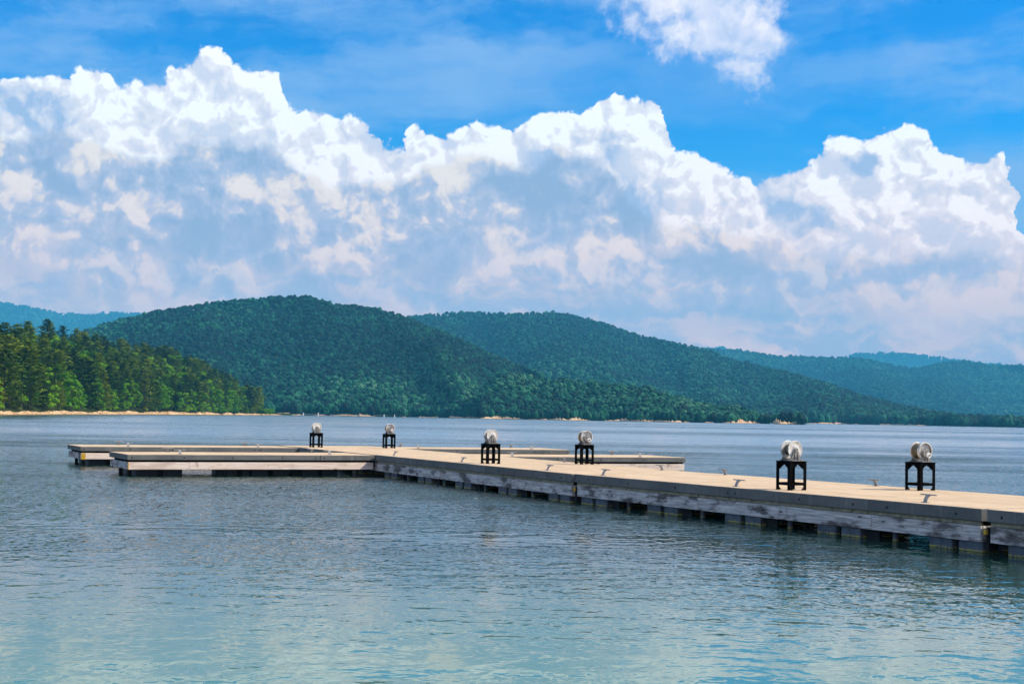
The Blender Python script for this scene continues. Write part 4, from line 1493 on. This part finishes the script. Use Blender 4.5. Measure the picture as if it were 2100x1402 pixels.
def make_broad(seed, h=13.0, spread=3.4, base=0.12):
    rg = np.random.default_rng(seed)
    cs, au, av, br = [], [], [], []
    ncl = 24
    for k in range(ncl):
        f = rg.uniform(base, 1.0)
        prof = math.sin(math.pi * min(0.97, (0.18 + f * 0.80))) ** 0.6
        a = rg.uniform(0, 6.28)
        q = spread * prof * math.sqrt(rg.uniform(0.15, 1.0))
        c0 = np.array([math.cos(a) * q, math.sin(a) * q, h * f * 0.93])
        rc = rg.uniform(0.75, 1.35)
        br.append(([0, 0, h * f * 0.6], c0.tolist(), 0.06))
        nl = 46
        dd = unit(rg.normal(0, 1, (nl, 3)))
        dd[:, 2] = np.abs(dd[:, 2]) * 1.0 - 0.35
        dd = unit(dd)
        c = c0 + dd * rc * rg.uniform(0.7, 1.08, nl)[:, None] * np.array([1, 1, 0.72])
        nrm = unit(dd + rg.normal(0, 0.45, (nl, 3)))
        u_ = unit(np.cross(nrm, rg.normal(0, 1, (nl, 3))))
        v_ = np.cross(nrm, u_)
        ln = rg.uniform(0.17, 0.34, nl)[:, None]
        cs.append(c)
        au.append(u_ * ln)
        av.append(v_ * ln * 0.8)
    return quads_to_mesh('crown', np.concatenate(cs), np.concatenate(au), np.concatenate(av), M_BROAD), trunk_mesh(h * 0.85, 0.16, (0, 0), br[::2])


pines = [make_pine(10 + s_, spread=3.3 + 0.25 * (s_ % 4), bare=(0.10, 0.2, 0.06, 0.3, 0.15, 0.1)[s_ % 6], irregular=0.4 + 0.1 * (s_ % 4)) for s_ in range(7)]
broads = [make_broad(40 + s_, spread=3.0 + 0.3 * (s_ % 3)) for s_ in range(5)]
leaning = make_pine(77, h=15, spread=3.2, bare=0.22, lean=(1.6, 0), irregular=0.8, dens=0.9)

# positions
rg = np.random.default_rng(21)
cand = []
u = rg.uniform(-110, 533, 9000)
v_ = rg.uniform(0.03, 1.12, 9000)
X, Y, Z, D = point_surf(u, v_)
cell = {}
for i in range(len(u)):
    dd = 4.3 if v_[i] < 0.35 else 5.0
    key = (int(X[i] // dd), int(Y[i] // dd))
    ok = True
    for ax_ in (-1, 0, 1):
        for ay_ in (-1, 0, 1):
            for j in cell.get((key[0] + ax_, key[1] + ay_), ()):
                if (X[i] - X[j]) ** 2 + (Y[i] - Y[j]) ** 2 < (dd * 0.92) ** 2:
                    ok = False
    if ok:
        cell.setdefault(key, []).append(i)
        cand.append(i)
cand = np.array(cand)
# those nearest the water or forming the skyline show largest
score = (1 / D[cand]) * np.where(v_[cand] < 0.22, 2.2, np.where(v_[cand] > 0.88, 1.5, 1.0)) * np.where(u[cand] < -40, 0.02, 1.0)
order = cand[np.argsort(-score)]
NIND = 285
FEAT = [('pine', 'leaning'), ]
ind = order[:NIND]
rest = order[NIND:]


WH = ('at the photo\'s left edge', 'left of the left dock end', 'above the left dock end', 'above the near left finger tip', 'right of the near left finger tip', 'left of the point\'s middle',
      'at the point\'s middle', 'right of the point\'s middle', 'towards the low end', 'just short of the tip', 'near the tip')


def where_words(px):
    return WH[min(10, max(0, int((px + 5) // 49)))]


def shade_words(k):
    return ('dark', 'deep green', 'olive', 'mid green', 'bright', 'dusky')[k % 6]


planted = []
for n_, i in enumerate(ind):
    row = 'above the sand' if v_[i] < 0.12 else ('behind the front row' if v_[i] < 0.5 else ('up the slope' if v_[i] < 0.85 else 'on the skyline'))
    isp = rg.uniform() < (0.42 if v_[i] < 0.3 else 0.55)
    src = pines[rg.integers(0, len(pines))] if isp else broads[rg.integers(0, len(broads))]
    sc_ = rg.uniform(0.72, 1.08) if isp else rg.uniform(0.60, 0.98)
    if v_[i] < 0.1 and rg.uniform() < 0.35:
        sc_ *= 0.6
    if v_[i] > 0.85:
        sc_ = rg.uniform(0.85, 1.12) if isp else rg.uniform(0.75, 0.98)
    if u[i] > 500:
        sc_ *= 0.8
    nm = 'pine_tree' if isp else 'leafy_tree'
    root = empty(nm, (X[i], Y[i], Z[i] - 0.45), rg.uniform(0, 6.28))
    root.scale = (sc_ * rg.uniform(0.9, 1.1), sc_ * rg.uniform(0.9, 1.1), sc_ * (15 / 15 if isp else 1.0))
    link('crown', src[0], root)
    link('trunk', src[1], root)
    tall = 'tall' if root.scale[2] > 0.93 else ('small' if root.scale[2] < 0.72 else 'middling')
    wide = ('wide ' if src in (pines[2], pines[3], pines[6]) else 'narrow ') if isp else ('wide ' if src in (broads[2],) else '')
    lab = tall + ' ' + wide + ('layered pine ' if isp else 'bright leafy tree ') + row + ' ' + where_words(u[i])
    tag(root, lab, 'tree', 'trees on the wooded point')
    planted.append((lab, float(u[i]), root))

# where several answer to the same words, say which from the left
ORD = ['leftmost', 'second', 'third', 'fourth', 'fifth', 'sixth', 'seventh', 'eighth', 'ninth', 'tenth', 'eleventh', 'twelfth']
for lab in sorted({p_[0] for p_ in planted}):
    same = sorted([p_ for p_ in planted if p_[0] == lab], key=lambda p_: p_[1])
    if len(same) > 1:
        for k, p_ in enumerate(same):
            p_[2]['label'] = (('rightmost ' if k == len(same) - 1 else ORD[min(k, 11)] + ' ') + lab)

# two pines standing apart at the tip
for (px, vv_, s_, src, lab) in ((526, 0.10, 0.98, leaning, 'dark leaning pine standing alone at the tip of the wooded point'), (514, 0.12, 0.95, pines[3], 'dark upright pine next to the leaning pine at the tip of the point')):
    x_, y_, z_, _ = point_surf(np.array([px]), np.array([vv_]))
    root = empty('pine_tree', (x_[0], y_[0], z_[0] - 0.2), 0.0)
    root.scale = (s_, s_, s_)
    link('crown', src[0], root)
    link('trunk', src[1], root)
    tag(root, lab, 'tree')

# small bushes on the sand at the tip
bush_me = make_broad(99, h=2.4, spread=1.6, base=0.0)
for k, px in enumerate((536, 546, 553, 480, 455)):
    x_, y_, z_, _ = point_surf(np.array([px]), np.array([0.03]))
    root = empty('bush', (x_[0], y_[0], 1.1), k * 1.3)
    root.scale = (1.3, 1.3, 1.0)
    link('foliage', bush_me[0], root)
    link('stem', bush_me[1], root)
    tag(root, ('low dark bush under the leaning pine', 'low bush on the sand right of the leaning pine', 'rightmost low bush on the sandy tip', 'low bush at the wood\'s edge left of the tip', 'leftmost low bush at the wood\'s edge on the point')[k], 'bush', 'low bushes on the sandy point')

# the trees behind, one mass
near_col = bpy.data.collections.new('near_trees')
for m_ in pines[:4] + broads[:3]:
    near_col.objects.link(bpy.data.objects.new('tree_mass', m_[0]))
GN_NEAR = gn_forest(near_col, 7)
m = len(rest)
sc_ = rg.uniform(0.75, 1.05, m)
forest('wood_behind', np.stack([X[rest], Y[rest], Z[rest]], 1), np.stack([sc_, sc_, sc_], 1), np.stack([np.zeros(m), np.zeros(m), rg.uniform(0, 6.28, m)], 1), rg.integers(0, 7, m), GN_NEAR,
       'trees standing behind the front rows of the wooded point')


# ------------------------------------------------------------------ buoys and boats
def make_buoy():
    root = empty('marker_buoy', (0, 0, 0))
    MB().cyl((0, 0, -0.3), (0, 0, 1), 0.42, 0.42, 0.65, 16).build('collar', M_BUOY, root, 'auto')
    MB().cyl((0, 0, 0.35), (0, 0, 1), 0.34, 0.30, 1.5, 16).cyl((0, 0, 1.85), (0, 0, 1), 0.30, 0.12, 0.15, 16).build('tower', M_BUOY, root, 'auto')
    return root


by0 = make_buoy()
for k, (px, py, dist, sc, lab) in enumerate(((622, 852, 950, 0.95, 'white marker buoy just right of the small far boat'), (647, 851, 1100, 0.75, 'small white buoy left of the close pair behind the leftmost winch'),
                                             (652.5, 852.5, 900, 1.0, 'tilting looking white buoy, tallest above the leftmost winch'), (660, 851, 1150, 0.7, 'faint white buoy right of the pair above the leftmost winch'),
                                             (787.5, 853, 900, 0.85, 'white buoy left of and above the second winch'), (809, 853, 900, 0.85, 'white buoy right of and above the second winch'))):
    o = by0 if k == 0 else copy_tree(by0)
    dd = px_dir(px, py)
    o.location = (dd[0] * dist, dd[1] * dist, 0.0)
    o.scale = (sc, sc, sc)
    tag(o, lab, 'buoy', 'white buoys in front of the far shore')


def boat(px, dist, L, label, dark):
    dd = px_dir(px, 848)
    root = empty('motor_boat', (dd[0] * dist, dd[1] * dist, 0.0), R(8))
    mb = MB()
    sec = [(-0.5, 0.9, 0.0), (-0.45, 1.0, 0.0), (0.1, 1.0, 0.02), (0.38, 0.6, 0.12), (0.5, 0.05, 0.28)]
    rings = []
    for (t_, w, up) in sec:
        x = t_ * L
        hw = 1.1 * w
        rings.append([mb.bm.verts.new(p) for p in ((x, -hw, 0.75 + up), (x, -hw * 0.8, 0.0 + up), (x, 0, -0.25 + up), (x, hw * 0.8, up), (x, hw, 0.75 + up))])
    for a, b_ in zip(rings[:-1], rings[1:]):
        for k in range(4):
            mb.bm.faces.new((a[k], b_[k], b_[k + 1], a[k + 1]))
        mb.bm.faces.new((a[4], b_[4], b_[0], a[0]))
    mb.bm.faces.new(rings[0])
    mb.build('hull', M_HULLD if dark else M_HULL, root)
    if not dark:
        MB().box(-0.25 * L, 0.12 * L, -0.8, 0.8, 1.55, 1.65, 0.03).build('canopy', M_BUOY, root)
        for (a, b_) in ((-0.22, -0.7), (-0.22, 0.7), (0.1, -0.7), (0.1, 0.7)):
            MB().cyl((a * L, b_, 0.7), (0, 0, 1), 0.04, 0.04, 0.86, 8).build('canopy_pole', M_GALV, root)
        MB().box(-0.05 * L, 0.08 * L, -0.5, 0.5, 0.75, 1.2, 0.05).build('console', M_HULLD, root)
        MB().box(-0.55 * L, -0.48 * L, -0.3, 0.3, 0.2, 1.3, 0.08).build('outboard_motor', M_RUBBER, root)
    else:
        MB().box(-0.1 * L, -0.04 * L, -0.85, 0.85, 0.6, 0.66).build('seat', M_HULLD, root)
        MB().box(-0.53 * L, -0.48 * L, -0.2, 0.2, 0.3, 1.1, 0.05).build('outboard_motor', M_RUBBER, root)
    tag(root, label, 'boat')


boat(603, 1150, 6.5, 'small pale motor boat with a canopy far off beyond the sandy point', False)
boat(582, 980, 3.4, 'small dark open boat beside the tip of the sandy point', True)

# ------------------------------------------------------------------ haze
def haze_mat():
    m = bpy.data.materials.new('haze_air')
    m.use_nodes = True
    t = NT(m.node_tree)
    t.nodes.clear()
    o = t.new('ShaderNodeOutputMaterial')
    p = t.new('ShaderNodeVolumePrincipled')
    p.inputs['Color'].default_value = (*HAZE_COL, 1)
    p.inputs['Density'].default_value = HAZE
    p.inputs['Anisotropy'].default_value = 0.0
    t.links.new(p.outputs[0], o.inputs['Volume'])
    return m


HAZE = 1.40e-4
HAZE_COL = (0.10, 0.62, 1.0)
mb = MB().box(-9500, 9500, -600, 9400, -1.0, 680)
hz = mb.build('haze', haze_mat())
tag(hz, kind='stuff')
